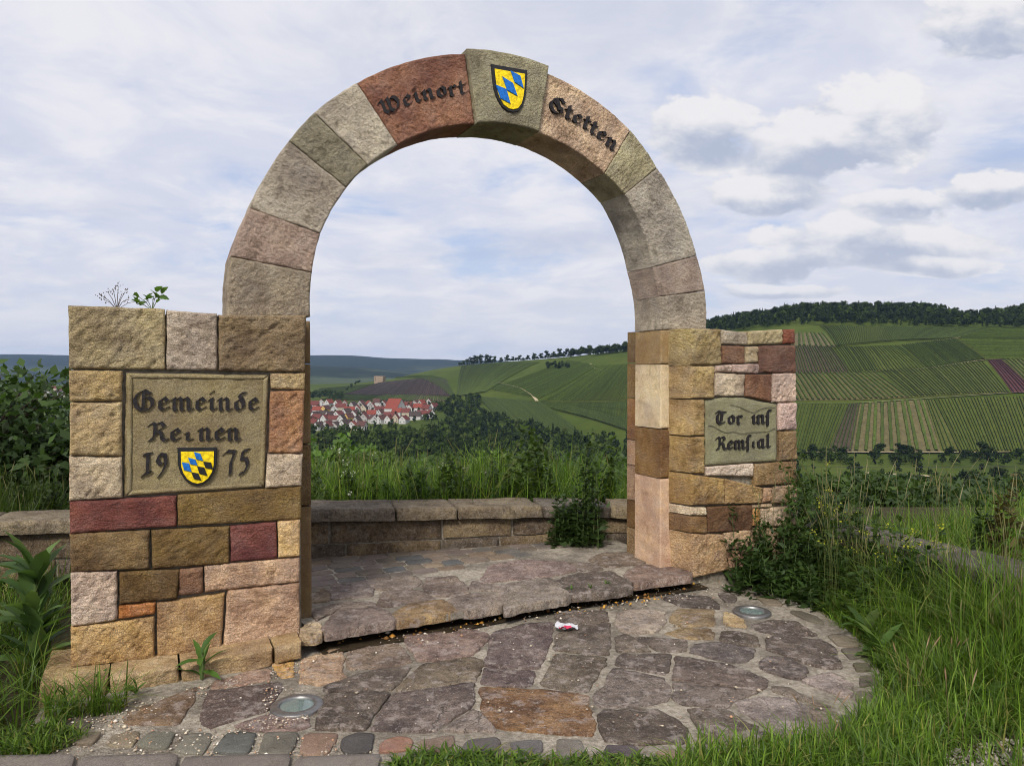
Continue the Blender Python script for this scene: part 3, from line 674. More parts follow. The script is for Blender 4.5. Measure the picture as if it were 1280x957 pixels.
SE = [(z3, [(45,660),(250,650),(245,690),(180,790),(20,780)], (128,106,92)), (z3, [(270,680),(360,655),(465,655),(440,770),(300,785),(265,750)], (72,70,70)), (z3, [(500,700),(600,670),(695,690),(680,750),(490,770)], (134,100,86)),
 (z3, [(720,700),(940,670),(940,720),(880,770),(760,760)], (120,104,94)), (z3, [(1010,700),(1200,685),(1215,720),(1180,760),(1090,785),(970,760)], (92,88,88)),
 (z4, [(220,800),(420,785),(425,850),(380,880),(240,840)], (96,94,94)), (z4, [(500,790),(650,790),(685,900),(600,915),(500,880)], (110,106,100)), (z4, [(790,820),(980,825),(1000,880),(960,895),(770,880)], (84,76,80)), (z4, [(1090,850),(1270,850),(1280,900),(1100,900)], (128,110,92)),
 (z5, [(640,215),(700,210),(780,240),(820,275),(740,260)], (98,94,82)), (z5, [(830,330),(900,325),(980,360),(990,385),(880,380)], (108,100,88)), (z5, [(890,395),(1010,390),(1040,430),(940,445)], (100,94,84)), (z5, [(950,465),(1030,465),(1045,500),(970,505)], (92,88,72)),
 (z5, [(985,530),(1060,530),(1060,570),(985,580)], (96,88,80)), (z5, [(970,600),(1060,610),(1050,650),(970,650)], (100,92,82)), (z5, [(840,770),(900,750),(930,800),(840,810)], (104,100,92)), (z5, [(690,830),(800,810),(850,890),(760,880)], (118,110,98)), (z5, [(890,720),(960,715),(970,755),(900,760)], (100,94,86)),
 (z5, [(480,140),(570,145),(620,185),(530,180)], (116,106,90)), (z5, [(400,115),(470,110),(490,135),(440,135)], (104,98,88)),
 (z6, [(155,530),(200,490),(320,490),(260,545)], (118,108,92)), (z6, [(320,545),(370,490),(480,480),(450,550)], (120,110,92)), (z6, [(460,545),(520,485),(640,485),(600,560)], (104,104,94)), (z6, [(625,575),(690,490),(810,490),(760,585)], (104,102,94)),
 (z6, [(800,575),(870,490),(1000,490),(960,585)], (84,86,84)), (z6, [(1010,585),(1030,490),(1190,490),(1150,590)], (104,102,94)), (z6, [(20,540),(60,500),(150,500),(110,540)], (100,94,80)), (z6, [(170,460),(230,430),(270,460),(200,475)], (84,78,70))]
for zf, pts, c in SE:
    flag('sett', [on_floor(x, y) for x, y in zf(pts)], .012 + random.uniform(-.003, .004), .05, apron, lin(*c), M_SETT, gap=-.001, h=.003, jit=.006, dome=.003, cell=.03)
# kerb slabs along the very front, bottom left
M_KERB = stone_mat('kerb_concrete', .3, .006, 60, 30, .2, vary=.15)
for a, b_ in ((-190, -60), (-56, 96), (100, 225), (229, 366), (370, 478)):
    q = [on_floor(a, 950), on_floor(b_, 946 if b_ > 0 else 950), on_floor(b_ - 20, 1010), on_floor(a - 20, 1015)]
    flag('kerb_stone', q, .022, .08, apron, lin(112,106,102), M_KERB, gap=.002, h=.002, jit=.002, dome=.001)

# the step: slab of flags carried on a recessed footing
STEP = [uD(u, D) for u, D in ((.88, 4.72), (1.5, 4.77), (1.75, 4.68), (2.3, 4.70), (3.0, 4.80), (3.9, 4.84), (3.95, 6.5), (.6, 6.9))]
step = sheet('step_platform', STEP, .120, M_BED, .045)
footing = sheet('step_footing', [uD(u, D) for u, D in ((.86, 4.95), (3.95, 5.02), (3.95, 6.4), (.6, 6.8))], .075, M_DIRT, .075); footing['kind'] = 'structure'; step['kind'] = 'structure'
dirt = sheet('dirt_strip', [uD(u, D) for u, D in ((.92, 4.60), (1.7, 4.63), (2.3, 4.68), (3.2, 4.72), (3.95, 4.70), (3.95, 5.0), (.9, 5.0))], .012, M_DIRT); dirt['kind'] = 'structure'
zA = zoom(370, 640, .2038); zB = zoom(600, 640, .2194)
ST = [(zA, [(35,720),(70,672),(120,668),(165,705),(160,735),(110,755),(35,752)], (170,150,118)), (zA, [(165,695),(250,610),(500,575),(560,610),(605,660),(370,700),(180,735)], (118,104,98)),
 (zA, [(580,625),(700,560),(900,530),(990,600),(830,625),(630,662)], (136,112,78)), (zA, [(80,600),(300,550),(480,555),(480,575),(250,600),(130,660)], (110,98,90)), (zA, [(500,560),(530,490),(640,475),(760,480),(850,525),(700,555),(560,575)], (112,98,88)),
 (zA, [(930,530),(1000,510),(1276,480),(1276,560),(1100,592),(1000,595)], (126,114,104)), (zA, [(780,470),(800,400),(980,390),(1040,450),(1060,490),(960,510),(850,510)], (118,104,94)), (zA, [(410,420),(500,400),(740,390),(770,430),(700,470),(500,470)], (120,108,98)),
 (zA, [(220,440),(400,430),(480,465),(450,510),(220,530)], (124,112,106)), (zA, [(80,470),(190,460),(210,520),(200,540),(80,550)], (130,112,88)), (zA, [(1060,470),(1090,420),(1180,440),(1276,440),(1276,478)], (122,110,102)),
 (zB, [(142,460),(160,398),(400,370),(520,440),(500,480),(280,512),(142,548)], (126,116,106)), (zB, [(420,390),(560,340),(740,330),(860,395),(862,422),(700,450),(520,462)], (96,86,78)), (zB, [(820,350),(900,300),(1060,290),(1205,338),(1195,358),(1000,380),(880,400)], (124,104,94)),
 (zB, [(620,270),(700,230),(860,225),(960,275),(900,295),(720,310)], (116,102,88)), (zB, [(0,395),(60,300),(140,280),(260,268),(500,280),(550,330),(400,360),(60,395)], (132,114,108)), (zB, [(500,280),(620,285),(710,320),(560,330)], (112,100,90))]
for zf, pts, c in ST:
    flag('flagstone', [on_floor(x, y, .13) for x, y in zf(pts)], .130 + random.uniform(-.003, .003), .060, step, lin(*c), M_FLAG, gap=-.012, h=.005, dome=.0, jit=.016, cell=.026)
rowD = 5.52; ri = 0
sett_cols = [(96,94,92), (108,100,94), (116,104,94), (90,92,94), (122,108,92), (112,102,98), (104,96,86)]
while rowD < 6.55:
    dd = random.uniform(.125, .16); u = .82 + random.uniform(0, .12)
    while u < 3.55:
        du = random.uniform(.15, .24)
        lim_front = 5.50 if u < 1.5 else (5.62 if u < 2.2 else 5.78)
        if u > 2.9: lim_front = 5.86
        back = 6.50 - (u - 1.2) * .15
        if rowD + .02 > lim_front and rowD + dd < back + .12:
            q = [uD(u + random.uniform(-.01, .01), rowD + random.uniform(-.008, .008)), uD(u + du, rowD), uD(u + du + random.uniform(-.01, .01), rowD + dd), uD(u, rowD + dd + random.uniform(-.008, .008))]
            flag('sett', q, .125 + random.uniform(-.003, .004), .04, step, lin(*random.choice(sett_cols)), M_SETT, gap=.001, h=.003, jit=.006, dome=.003, cell=.035)
        u += du + .008
    rowD += dd + .008; ri += 1

# ------------------------------------------------------------------ low parapet walls
def rough_box(name, p0, p1, depth, z0, z1, parent, col, mat, amp=.010, off=0.0, cell=.07, rnd=.012, z0b=None, z1b=None):
    """box from p0 to p1 (front foot line, xy), going back by depth to the left of p0->p1; z0b/z1b: heights at p1"""
    seed = random.random() * 60; col = tuple(q * .92 for q in col)
    p0, p1 = np.array(p0, float), np.array(p1, float); L = np.linalg.norm(p1 - p0); d = (p1 - p0) / L; n = np.array([-d[1], d[0]])
    z0b = z0 if z0b is None else z0b; z1b = z1 if z1b is None else z1b
    nx, ny, nk = max(2, int(L / cell)), max(2, int(depth / cell)), max(2, int((z1 - z0) / cell))
    idx = {}; vs = []; fs = []
    def vert(i, j, k):
        if (i, j, k) in idx: return idx[i, j, k]
        a, b, c = i / nx, j / ny, k / nk
        on = (i in (0, nx)) + (j in (0, ny)) + (k in (0, nk))
        xy = p0 + d * (a * L) + n * (off + b * depth); za, zb = z0 + (z0b - z0) * a, z1 + (z1b - z1) * a; z = za + (zb - za) * c
        if on >= 2:
            xy = xy + d * (rnd * (1 if i == 0 else -1 if i == nx else 0)) * .6 + n * (rnd * (1 if j == 0 else -1 if j == ny else 0)) * .7; z += rnd * (1 if k == 0 else -1 if k == nk else 0) * .7
        w = mnoise.noise_vector(Vector((xy[0] * 6 + seed, xy[1] * 6, z * 6))) * amp + mnoise.noise_vector(Vector((xy[0] * 19 + seed, xy[1] * 19, z * 19))) * amp * .5
        vs.append((xy[0] + w.x, xy[1] + w.y, z + w.z)); idx[i, j, k] = len(vs) - 1; return idx[i, j, k]
    for i in range(nx):
        for j in range(ny):
            fs.append((vert(i, j, nk), vert(i + 1, j, nk), vert(i + 1, j + 1, nk), vert(i, j + 1, nk)))
        for k in range(nk):
            fs.append((vert(i, 0, k), vert(i + 1, 0, k), vert(i + 1, 0, k + 1), vert(i, 0, k + 1)))
            fs.append((vert(i + 1, ny, k), vert(i, ny, k), vert(i, ny, k + 1), vert(i + 1, ny, k + 1)))
    for j in range(ny):
        for k in range(nk):
            fs.append((vert(0, j + 1, k), vert(0, j, k), vert(0, j, k + 1), vert(0, j + 1, k + 1)))
            fs.append((vert(nx, j, k), vert(nx, j + 1, k), vert(nx, j + 1, k + 1), vert(nx, j, k + 1)))
    me = bpy.data.meshes.new(name); me.from_pydata(vs, [], fs); me.update(); me.polygons.foreach_set('use_smooth', [True] * len(fs))
    return place(name, me, mat, parent, col)

def walk(line, s):
    k = 0
    for a, b in zip(line, line[1:]):
        l = math.dist(a, b)
        if s <= l or (a, b) == (line[-2], line[-1]):
            f = s / l; return (a[0] + (b[0] - a[0]) * f, a[1] + (b[1] - a[1]) * f)
        s -= l
def parapet(name, line, ztop, zbot, label, lens, cop_lens, cols, copcols, depth=.36):
    r = root(name, (*line[len(line) // 2], zbot)); tag(r, label, 'wall')
    tot = sum(math.dist(a, b) for a, b in zip(line, line[1:]))
    rough_core = []
    for ci, (za, zb) in enumerate(((0.0, .40), (.42, 1.0))):
        s = 0; k = 0
        while s < tot - .05:
            l = lens[(k + ci * 2) % len(lens)] * random.uniform(.9, 1.1); e = min(tot, s + l)
            if tot - e < .15: e = tot
            a, b = walk(line, s + .008), walk(line, e - .008); ta, tb = ztop(s / tot) - .115, ztop(e / tot) - .115
            rough_box('wall_stone', a, b, depth, zbot + (ta - zbot) * za, zbot + (ta - zbot) * zb, r, lin(*cols[(k * 3 + ci) % len(cols)]), M_COPING, amp=.010, rnd=.006, off=.004 if ci else 0,
                      z0b=zbot + (tb - zbot) * za, z1b=zbot + (tb - zbot) * zb, cell=.06)
            s = e; k += 1
    s = 0; k = 0
    while s < tot - .05:
        l = cop_lens[k % len(cop_lens)]; e = min(tot, s + l)
        if tot - e < .2: e = tot
        a, b = walk(line, s + .006), walk(line, e - .006); ta, tb = ztop(s / tot), ztop(e / tot)
        rough_box('coping_stone', a, b, depth + .13, ta - .11, ta, r, lin(*copcols[k % len(copcols)]), M_COPING, amp=.008, off=-.065, z0b=tb - .11, z1b=tb, cell=.035, rnd=.006)
        s = e; k += 1
    # mortar core behind the joints
    m = MB()
    ns = 24; P = [walk(line, tot * i / ns) for i in range(ns + 1)]
    for i in range(ns):
        a, b = np.array(P[i]), np.array(P[i + 1]); d = (b - a) / np.linalg.norm(b - a); n = np.array([-d[1], d[0]])
        q = [a + n * .025, b + n * .025, b + n * (depth - .025), a + n * (depth - .025)]; ta = ztop(i / ns) - .05; tb = ztop((i + 1) / ns) - .05
        m.add([(*p, zbot) for p in q] + [(*q[0], ta), (*q[1], tb), (*q[2], tb), (*q[3], ta)], [(0, 1, 5, 4), (4, 5, 6, 7), (2, 3, 7, 6)] + ([(3, 0, 4, 7)] if i == 0 else []) + ([(1, 2, 6, 5)] if i == ns - 1 else []))
    place('mortar_core', m.mesh('mortar_core'), M_MORTAR, r)
    return r
back_line = [uD(*q) for q in ((-2.6, 7.25), (-1.07, 6.98), (1.2, 6.53), (1.95, 6.38), (2.67, 6.30), (3.5, 6.17), (4.2, 5.92), (4.9, 5.5))]
par_back = parapet('parapet_wall', back_line, lambda f: .56 if f < .48 else .56 - (f - .48) / .52 * .16, .09, 'low curved sandstone parapet with weathered coping seen through the arch',
    (.62, .85, .5, .95, .7), (.92, .55, .8, .66, .74), [(116,98,72), (104,88,68), (134,110,76), (94,82,68), (122,104,78), (108,90,64)], [(112,100,86), (118,104,84), (126,112,90), (108,98,86), (134,118,92)])
right_line = [uD(*q) for q in ((5.02, 4.90), (5.03, 3.4), (5.04, 2.0), (5.06, .4))]
par_right = parapet('parapet_wall', right_line, lambda f: .41, -.03, 'low sandstone parapet with grey coping half hidden by tall grass beside the pillar',
    (.6, .8, .5), (.7, .62, .8, .75), [(150,128,94), (140,120,90), (128,110,84)], [(98,90,84), (106,96,86), (92,84,78)])

# ------------------------------------------------------------------ recessed ground lights, litter, pebbles
M_STEEL = plain_mat('brushed_steel', (.24, .23, .22), .45, .8, .5, 40, .15)
M_CUP = plain_mat('lamp_cup', (.30, .34, .33), .3, .7, .5)
def glass_mat():
    m, t, b = new_mat('lamp_glass'); b.inputs['Base Color'].default_value = (.72, .88, .84, 1); b.inputs['Roughness'].default_value = .08
    b.inputs['Transmission Weight'].default_value = .85; b.inputs['IOR'].default_value = 1.45; return m
M_GLASS = glass_mat()
for (px, py), lab in (((371, 877), 'round steel ground light set in the paving before the left pillar'), ((940, 761), 'round steel ground light at the grassy edge by the right pillar')):
    x, y = on_floor(px, py, .03); r = root('ground_light', (x, y, 0)); tag(r, lab, 'ground light', 'recessed ground lights')
    m = MB(); m.lathe([(.132, -.02), (.132, .014), (.129, .018), (.092, .022), (.088, .020), (.087, -.01)], 40); link('rim', m.mesh('rim', True), M_STEEL, r)
    m = MB(); m.lathe([(.087, .002), (.075, -.06), (.045, -.10), (.0005, -.10)], 32); m.lathe([(.02, -.1), (.02, -.04), (.0005, -.035)], 16); link('reflector', m.mesh('reflector', True), M_CUP, r)
    m = MB(); m.lathe([(.0868, .012), (.060, .016), (.03, .018), (.0005, .0185)], 40); m.lathe([(.0868, .004), (.0005, .004)], 40); link('lens', m.mesh('lens', True), M_GLASS, r)

x, y = on_floor(708, 784, .03)
lit = root('crumpled_wrapper', (x, y, .026)); tag(lit, 'crumpled white and red paper wrapper lying on the flagstones', 'litter')
def crumple(name, w, l, mat, parent, off, seed):
    nx, ny = 14, 8; v = []; f = []
    for j in range(ny + 1):
        for i in range(nx + 1):
            a, b = (i / nx - .5) * w, (j / ny - .5) * l
            v.append((a + off[0] + .008 * nz((a, b), 30, seed), b * (1 - .5 * abs(i / nx - .5)) + off[1] + .008 * nz((a, b), 30, seed + 2), .016 + off[2] + .020 * nz((a, b), 28, seed + 1) + .008 * nz((a, b), 70, seed + 5)))
    f = [(j * (nx + 1) + i, j * (nx + 1) + i + 1, (j + 1) * (nx + 1) + i + 1, (j + 1) * (nx + 1) + i) for j in range(ny) for i in range(nx)]
    me = bpy.data.meshes.new(name); me.from_pydata(v, [], f); me.update(); return link(name, me, mat, parent)
crumple('paper', .15, .09, plain_mat('white_paper', (.52, .52, .54), .6), lit, (0, .01, 0), 3)
crumple('printed_flap', .085, .035, plain_mat('red_print', (.55, .03, .09), .5), lit, (-.012, -.035, .004), 8)

OCT = np.array([(1, 0, 0), (-1, 0, 0), (0, 1, 0), (0, -1, 0), (0, 0, 1), (0, 0, -1)], float)
OF = np.array([(0, 2, 4), (2, 1, 4), (1, 3, 4), (3, 0, 4), (2, 0, 5), (1, 2, 5), (3, 1, 5), (0, 3, 5)])
def pebbles(name, pts, size, cols, label):
    n = len(pts); pts = np.asarray(pts, float)
    sc = np.exp(rng.normal(0, .45, n))[:, None] * size * rng.uniform(.6, 1.2, (n, 3)); sc[:, 2] *= .6
    a = rng.uniform(0, 6.28, n); ca, sa = np.cos(a), np.sin(a)
    v = OCT[None] * sc[:, None, :] * rng.uniform(.75, 1.2, (n, 6, 1)); x = v[..., 0] * ca[:, None] - v[..., 1] * sa[:, None]; y = v[..., 0] * sa[:, None] + v[..., 1] * ca[:, None]
    v = np.stack([x, y, v[..., 2]], -1) + pts[:, None, :]
    c = np.array(cols)[rng.integers(0, len(cols), n)] * rng.uniform(.75, 1.2, (n, 1))
    f = (OF[None] + (np.arange(n) * 6)[:, None, None]).reshape(-1, 3)
    me = np_mesh(name, v.reshape(-1, 3), [f], True, np.repeat(c, 6, 0))
    o = link(name, me, M_PEB); tag(o, label, 'gravel', kind='stuff'); return o
M_PEB = attr_mat('pebble', .85)
pp = []
LAMPS = [on_floor(371, 877, .03), on_floor(940, 761, .03)]
def scatter_px(poly_px, n, z):
    P = np.array([on_floor(*q) for q in poly_px]); out = []
    lo, hi = P.min(0), P.max(0)
    while len(out) < n:
        q = rng.uniform(lo, hi)
        if inside(q[0], q[1], P) and all((q[0] - a) ** 2 + (q[1] - b) ** 2 > .0196 for a, b in LAMPS): out.append((q[0], q[1], z + rng.uniform(0, .004)))
    return out
def inside(x, y, P):
    c = False; j = len(P) - 1
    for i in range(len(P)):
        if (P[i][1] > y) != (P[j][1] > y) and x < (P[j][0] - P[i][0]) * (y - P[i][1]) / (P[j][1] - P[i][1]) + P[i][0]: c = not c
        j = i
    return c
pp += scatter_px([(60,892),(140,886),(380,826),(390,840),(220,880),(120,920),(60,935)], 520, .004)
pp += scatter_px([(60,945),(120,905),(420,925),(480,945),(470,950),(60,952)], 420, .008)
pp += scatter_px([(330,840),(480,800),(860,735),(905,728),(900,745),(640,785),(420,830),(340,870)], 240, .016)
pp += scatter_px([(120,900),(420,830),(900,740),(1060,800),(1080,880),(980,930),(400,935)], 260, .022)
pp += scatter_px([(330,860),(400,870),(380,910),(250,930),(330,900)], 160, .02)
pebbles('pebbles', pp, .0055, [lin(200,185,160), lin(170,155,135), lin(140,125,110), lin(215,205,190), lin(180,140,110)], 'small pale pebbles and grit strewn over the paving joints')
dd = scatter_px([(400,808),(520,785),(640,765),(870,727),(905,726),(800,745),(640,778),(430,815)], 80, .02)
dd += scatter_px([(690,770),(800,745),(850,738),(870,745),(760,765),(700,778)], 60, .026)
pebbles('leaf_litter', dd, .011, [lin(196,150,70), lin(170,120,50), lin(205,190,170), lin(120,85,45)], 'yellowed leaf scraps and butts under the step edge')
gv = scatter_px([(1130,957),(1210,925),(1300,915),(1360,980),(1200,1000)], 1500, -.022)
pebbles('gravel', gv, .009, [lin(150,142,130), lin(120,112,102), lin(175,165,150)], 'grey gravel at the foot of the grass in the corner')

# ------------------------------------------------------------------ the valley and its hills
KX = [-1600, -400, 0, 200, 385, 430, 477, 530, 570, 620, 700, 780, 885, 1000, 1280, 1700, 2900]
BY = [1500, 1350, 1300, 1280, 1260, 1250, 1240, 1180, 1090, 960, 790, 690, 620, 600, 600, 620, 700]
BPY = [500, 500, 500, 500, 500, 500, 502, 505, 511, 524, 544, 553, 562, 567, 569, 565, 550]
RY = [2200, 1900, 1800, 1750, 1700, 1700, 1700, 1640, 1580, 1470, 1300, 1150, 1010, 950, 910, 880, 900]
RPY = [490, 489, 488, 486, 480, 479, 477, 464, 457, 453, 447, 438, 416, 404, 409, 395, 400]
GXS = np.arange(-1600, 2901, 10.0)
def smooth(a, n=3):
    for _ in range(n): a = np.concatenate([[a[0]], (a[:-2] + 2 * a[1:-1] + a[2:]) / 4, [a[-1]]])
    return a
Yb = smooth(np.interp(GXS, KX, BY), 8); Yr = smooth(np.interp(GXS, KX, RY), 8)
Zb = smooth(EYE + (458 - np.interp(GXS, KX, BPY)) / F_PX * Yb, 4); Zr = smooth(EYE + (458 - np.interp(GXS, KX, RPY)) / F_PX * Yr, 6)
def hill(px, s):
    yb, yr, zb, zr = (np.interp(px, GXS, q) for q in (Yb, Yr, Zb, Zr))
    Y = yb + (yr - yb) * s; e = s + .10 * np.sin(s * np.pi) - .03 * np.sin(2 * np.pi * s)
    z = zb + (zr - zb) * e + 1.2 * np.sin(px * .021 + s * 5) * np.sin(s * np.pi)
    return np.stack([(px - CX) / F_PX * Y, Y + 0 * px, z], -1)
_ss = np.linspace(0, 1, 201)
def s_of(px, py):
    P = hill(np.full(201, float(px)), _ss); yy = 458 - (P[:, 2] - EYE) / P[:, 1] * F_PX
    return float(np.interp(-py, -yy, _ss))
FLOOR = [(6, -.15), (10, -.2), (14, -1.3), (22, -4.2), (45, -12.5), (90, -26), (160, -46), (250, -62), (360, -69)]
def terrain():
    rows = []
    for Y, z in FLOOR: rows.append((np.full_like(GXS, Y), np.full_like(GXS, z)))
    zf = np.minimum(Zb - 2, -66)
    rows.append(((360 + Yb * 2) / 3, np.full_like(GXS, -70.0))); rows.append(((360 + Yb * 5) / 6, (zf * 2 + Zb) / 3))
    for s in np.linspace(0, 1, 29):
        P = hill(GXS, np.full_like(GXS, s)); rows.append((P[:, 1], P[:, 2]))
    wood = smooth(np.interp(GXS, [760, 900, 1000, 1150, 1210, 1290, 1500], [0, 14, 22, 24, 12, 24, 26]), 8)   # wooded crest behind the vineyards
    for dy, k in ((25, .25), (70, .8), (130, 1.0), (190, .85)): rows.append((Yr + dy, Zr + wood * k - (1 - np.minimum(wood / 10, 1)) * dy * .03))
    rows.append((Yr + 420, Zr * .3 - 40)); rows.append((Yr + 800, np.full_like(GXS, -78.0)))
    for Y in (3200, 4200, 5200, 9000, 11500): rows.append((np.full_like(GXS, Y), np.full_like(GXS, -80.0 - Y * .0005)))
    Ys = np.array([r[0] for r in rows]); Zs = np.array([r[1] for r in rows]); nr, nc = Ys.shape
    X = (GXS - CX)[None] / F_PX * Ys
    v = np.stack([X, Ys, Zs], -1).reshape(-1, 3)
    i, j = np.meshgrid(np.arange(nr - 1), np.arange(nc - 1), indexing='ij'); a = (i * nc + j).ravel()
    me = np_mesh('hills', v, [np.stack([a, a + 1, a + nc + 1, a + nc], 1)], True)
    m, t, b = new_mat('hill_grass'); co = t.add('ShaderNodeTexCoord').outputs['Object']
    n1 = t.noise(co, .006, 6, .6); n2 = t.noise(co, .05, 5, .65)
    c = t.mix(t.rng(n1, .35, .65), (.056, .080, .011), (.078, .102, .016)); c = t.mix(t.rng(n2, .3, .7), t.mix(1.0, c, (.75, .78, .75), 'MULTIPLY'), c)
    t.put(b.inputs['Base Color'], c); b.inputs['Roughness'].default_value = 1; b.inputs['Specular IOR Level'].default_value = .1
    o = link('hills', me, m); o['kind'] = 'structure'; return o
terrain()

def far_hills(name, keys, ys, Y0, Y1, zb, seed, mat, rough):
    px = np.arange(-1600, 2901, 12.0); top = EYE + (458 - np.interp(px, keys, ys)) / F_PX * Y1
    v = []; nr = 16
    for k in range(nr + 1):
        s = k / nr; Y = Y0 + (Y1 - Y0) * min(1, s * 1.25); e = min(1, s * 1.25); e = e * e * (3 - 2 * e)
        for i, x in enumerate(px):
            n = mnoise.fractal(Vector((x * .012, s * 3, seed)), 1.0, 2.0, 4) * rough * (.4 + .6 * (s < .99)) * e
            z = zb + (top[i] - zb) * e + n if s <= .81 else top[i] + n - (s - .8) * 300
            YY = Y if s <= .81 else Y1 + (s - .8) * 4000
            v.append(((x - CX) / F_PX * YY, YY, z))
    nc = len(px); i, j = np.meshgrid(np.arange(nr), np.arange(nc - 1), indexing='ij'); a = (i * nc + j).ravel()
    o = link(name, np_mesh(name, v, [np.stack([a, a + 1, a + nc + 1, a + nc], 1)], True), mat); o['kind'] = 'structure'; return o
def far_mat():
    m, t, b = new_mat('distant_fields'); co = t.add('ShaderNodeTexCoord').outputs['Object']
    x, y, z = t.sep(co)
    n1 = t.noise(t.vmath('MULTIPLY', co, (1, 1, 4)), .0011, 4, .5); n2 = t.noise(co, .012, 5, .65)
    low = t.rng(z, -60, 30, 1, 0)
    fld = t.mix(t.rng(n2, .3, .7), (.045, .062, .026), (.078, .092, .040))
    wood = t.mix(t.rng(n2, .3, .7), (.012, .019, .010), (.022, .031, .014))
    c = t.mix(t.math('MULTIPLY', t.rng(n1, .46, .56), low), wood, fld)
    t.put(b.inputs['Base Color'], c); b.inputs['Roughness'].default_value = 1; b.inputs['Specular IOR Level'].default_value = .05; return m
M_DIST = far_mat()
far_hills('distant_hills', [-1600, -200, 0, 90, 300, 430, 500, 575, 640, 800, 1400, 2900], [445, 446, 443, 445, 443, 444.5, 448, 450, 452, 455, 458, 450], 4600, 7800, -85, 3.3, M_DIST, 14)
far_hills('distant_hills', [-1600, 0, 85, 300, 385, 450, 520, 600, 2900], [468, 466, 468, 462, 457, 459, 466, 474, 474], 3300, 4700, -85, 8.1, M_DIST, 9)

# ---- vineyards: a ground sheet per plot and every row as a hedge of vines
M_VINE = attr_mat('vine_rows', .9, .5, .35)
M_PLOT = attr_mat('plot_ground', 1.0, .25, .25)
def plot(corners_px, pitch, ground_c, vine_c, label, lean=0.0, w=.95, h=1.7, across=False, gaps=0.0):
    """corners in px on the hillside: BL, BR, TR, TL"""
    ts = [(x, s_of(x, y)) for x, y in corners_px]
    def q(a, b):   # a across, b up
        l = np.array(ts[0]) * (1 - b) + np.array(ts[3]) * b; r = np.array(ts[1]) * (1 - b) + np.array(ts[2]) * b
        return l * (1 - a) + r * a
    def P(a, b, dz): g = q(a, b); p = hill(np.array([g[0]]), np.array([g[1]]))[0]; p[2] += dz; return p
    V = []; Fc = []; C = []; Mi = []
    na, nb = 10, 10
    for j in range(nb + 1):
        for i in range(na + 1): V.append(P(i / na, j / nb, .55)); C.append(np.array(ground_c) * random.uniform(.93, 1.07))
    for j in range(nb):
        for i in range(na): a = j * (na + 1) + i; Fc.append((a, a + 1, a + na + 2, a + na + 1)); Mi.append(0)
    wid = np.linalg.norm(P(1, .5, 0) - P(0, .5, 0)) if not across else np.linalg.norm(P(.5, 1, 0) - P(.5, 0, 0))
    nrow = max(2, int(wid / pitch)); nseg = 14
    for k in range(nrow):
        a0 = (k + .5 + random.uniform(-.12, .12)) / nrow; tone = random.uniform(.75, 1.22); cc = np.array(vine_c) * tone
        if random.random() < gaps: continue
        pts = []
        for sgm in range(nseg + 1):
            f = sgm / nseg; f = .01 + .98 * f
            pts.append(P(a0, f, .5) if not across else P(f, a0, .5))
        pts = np.array(pts); d = np.gradient(pts, axis=0); n = np.stack([-d[:, 1], d[:, 0], 0 * d[:, 0]], 1); n /= np.linalg.norm(n, axis=1, keepdims=True)
        b = len(V)
        for sgm in range(nseg + 1):
            hh = h * random.uniform(.85, 1.12); ww = w * random.uniform(.8, 1.15) / 2
            p = pts[sgm]
            for o_, z_ in ((-1, 0), (-.75, .8), (.75, .85), (1, 0)): V.append(p + n[sgm] * o_ * ww + np.array([0, 0, z_ * hh])); C.append(cc * random.uniform(.85, 1.15))
        for sgm in range(nseg):
            for e in range(3): a = b + sgm * 4 + e; Fc.append((a, a + 1, a + 5, a + 4)); Mi.append(1)
    me = np_mesh('vineyard', np.array(V), [np.array(Fc)], False, np.array(C), Mi)
    o = link('vineyard', me, [M_PLOT, M_VINE]); tag(o, label, 'vineyard', kind='stuff'); return o
zV = zoom(870, 340, .3203)
G1, G2, G3 = (.062, .084, .011), (.076, .096, .014), (.084, .098, .020)     # grassy alleys
TANG, BRN = (.095, .090, .030), (.085, .060, .038)
V1, V2, V3 = (.042, .070, .007), (.050, .080, .009), (.037, .060, .007)
def vp(pts): return zV(pts)
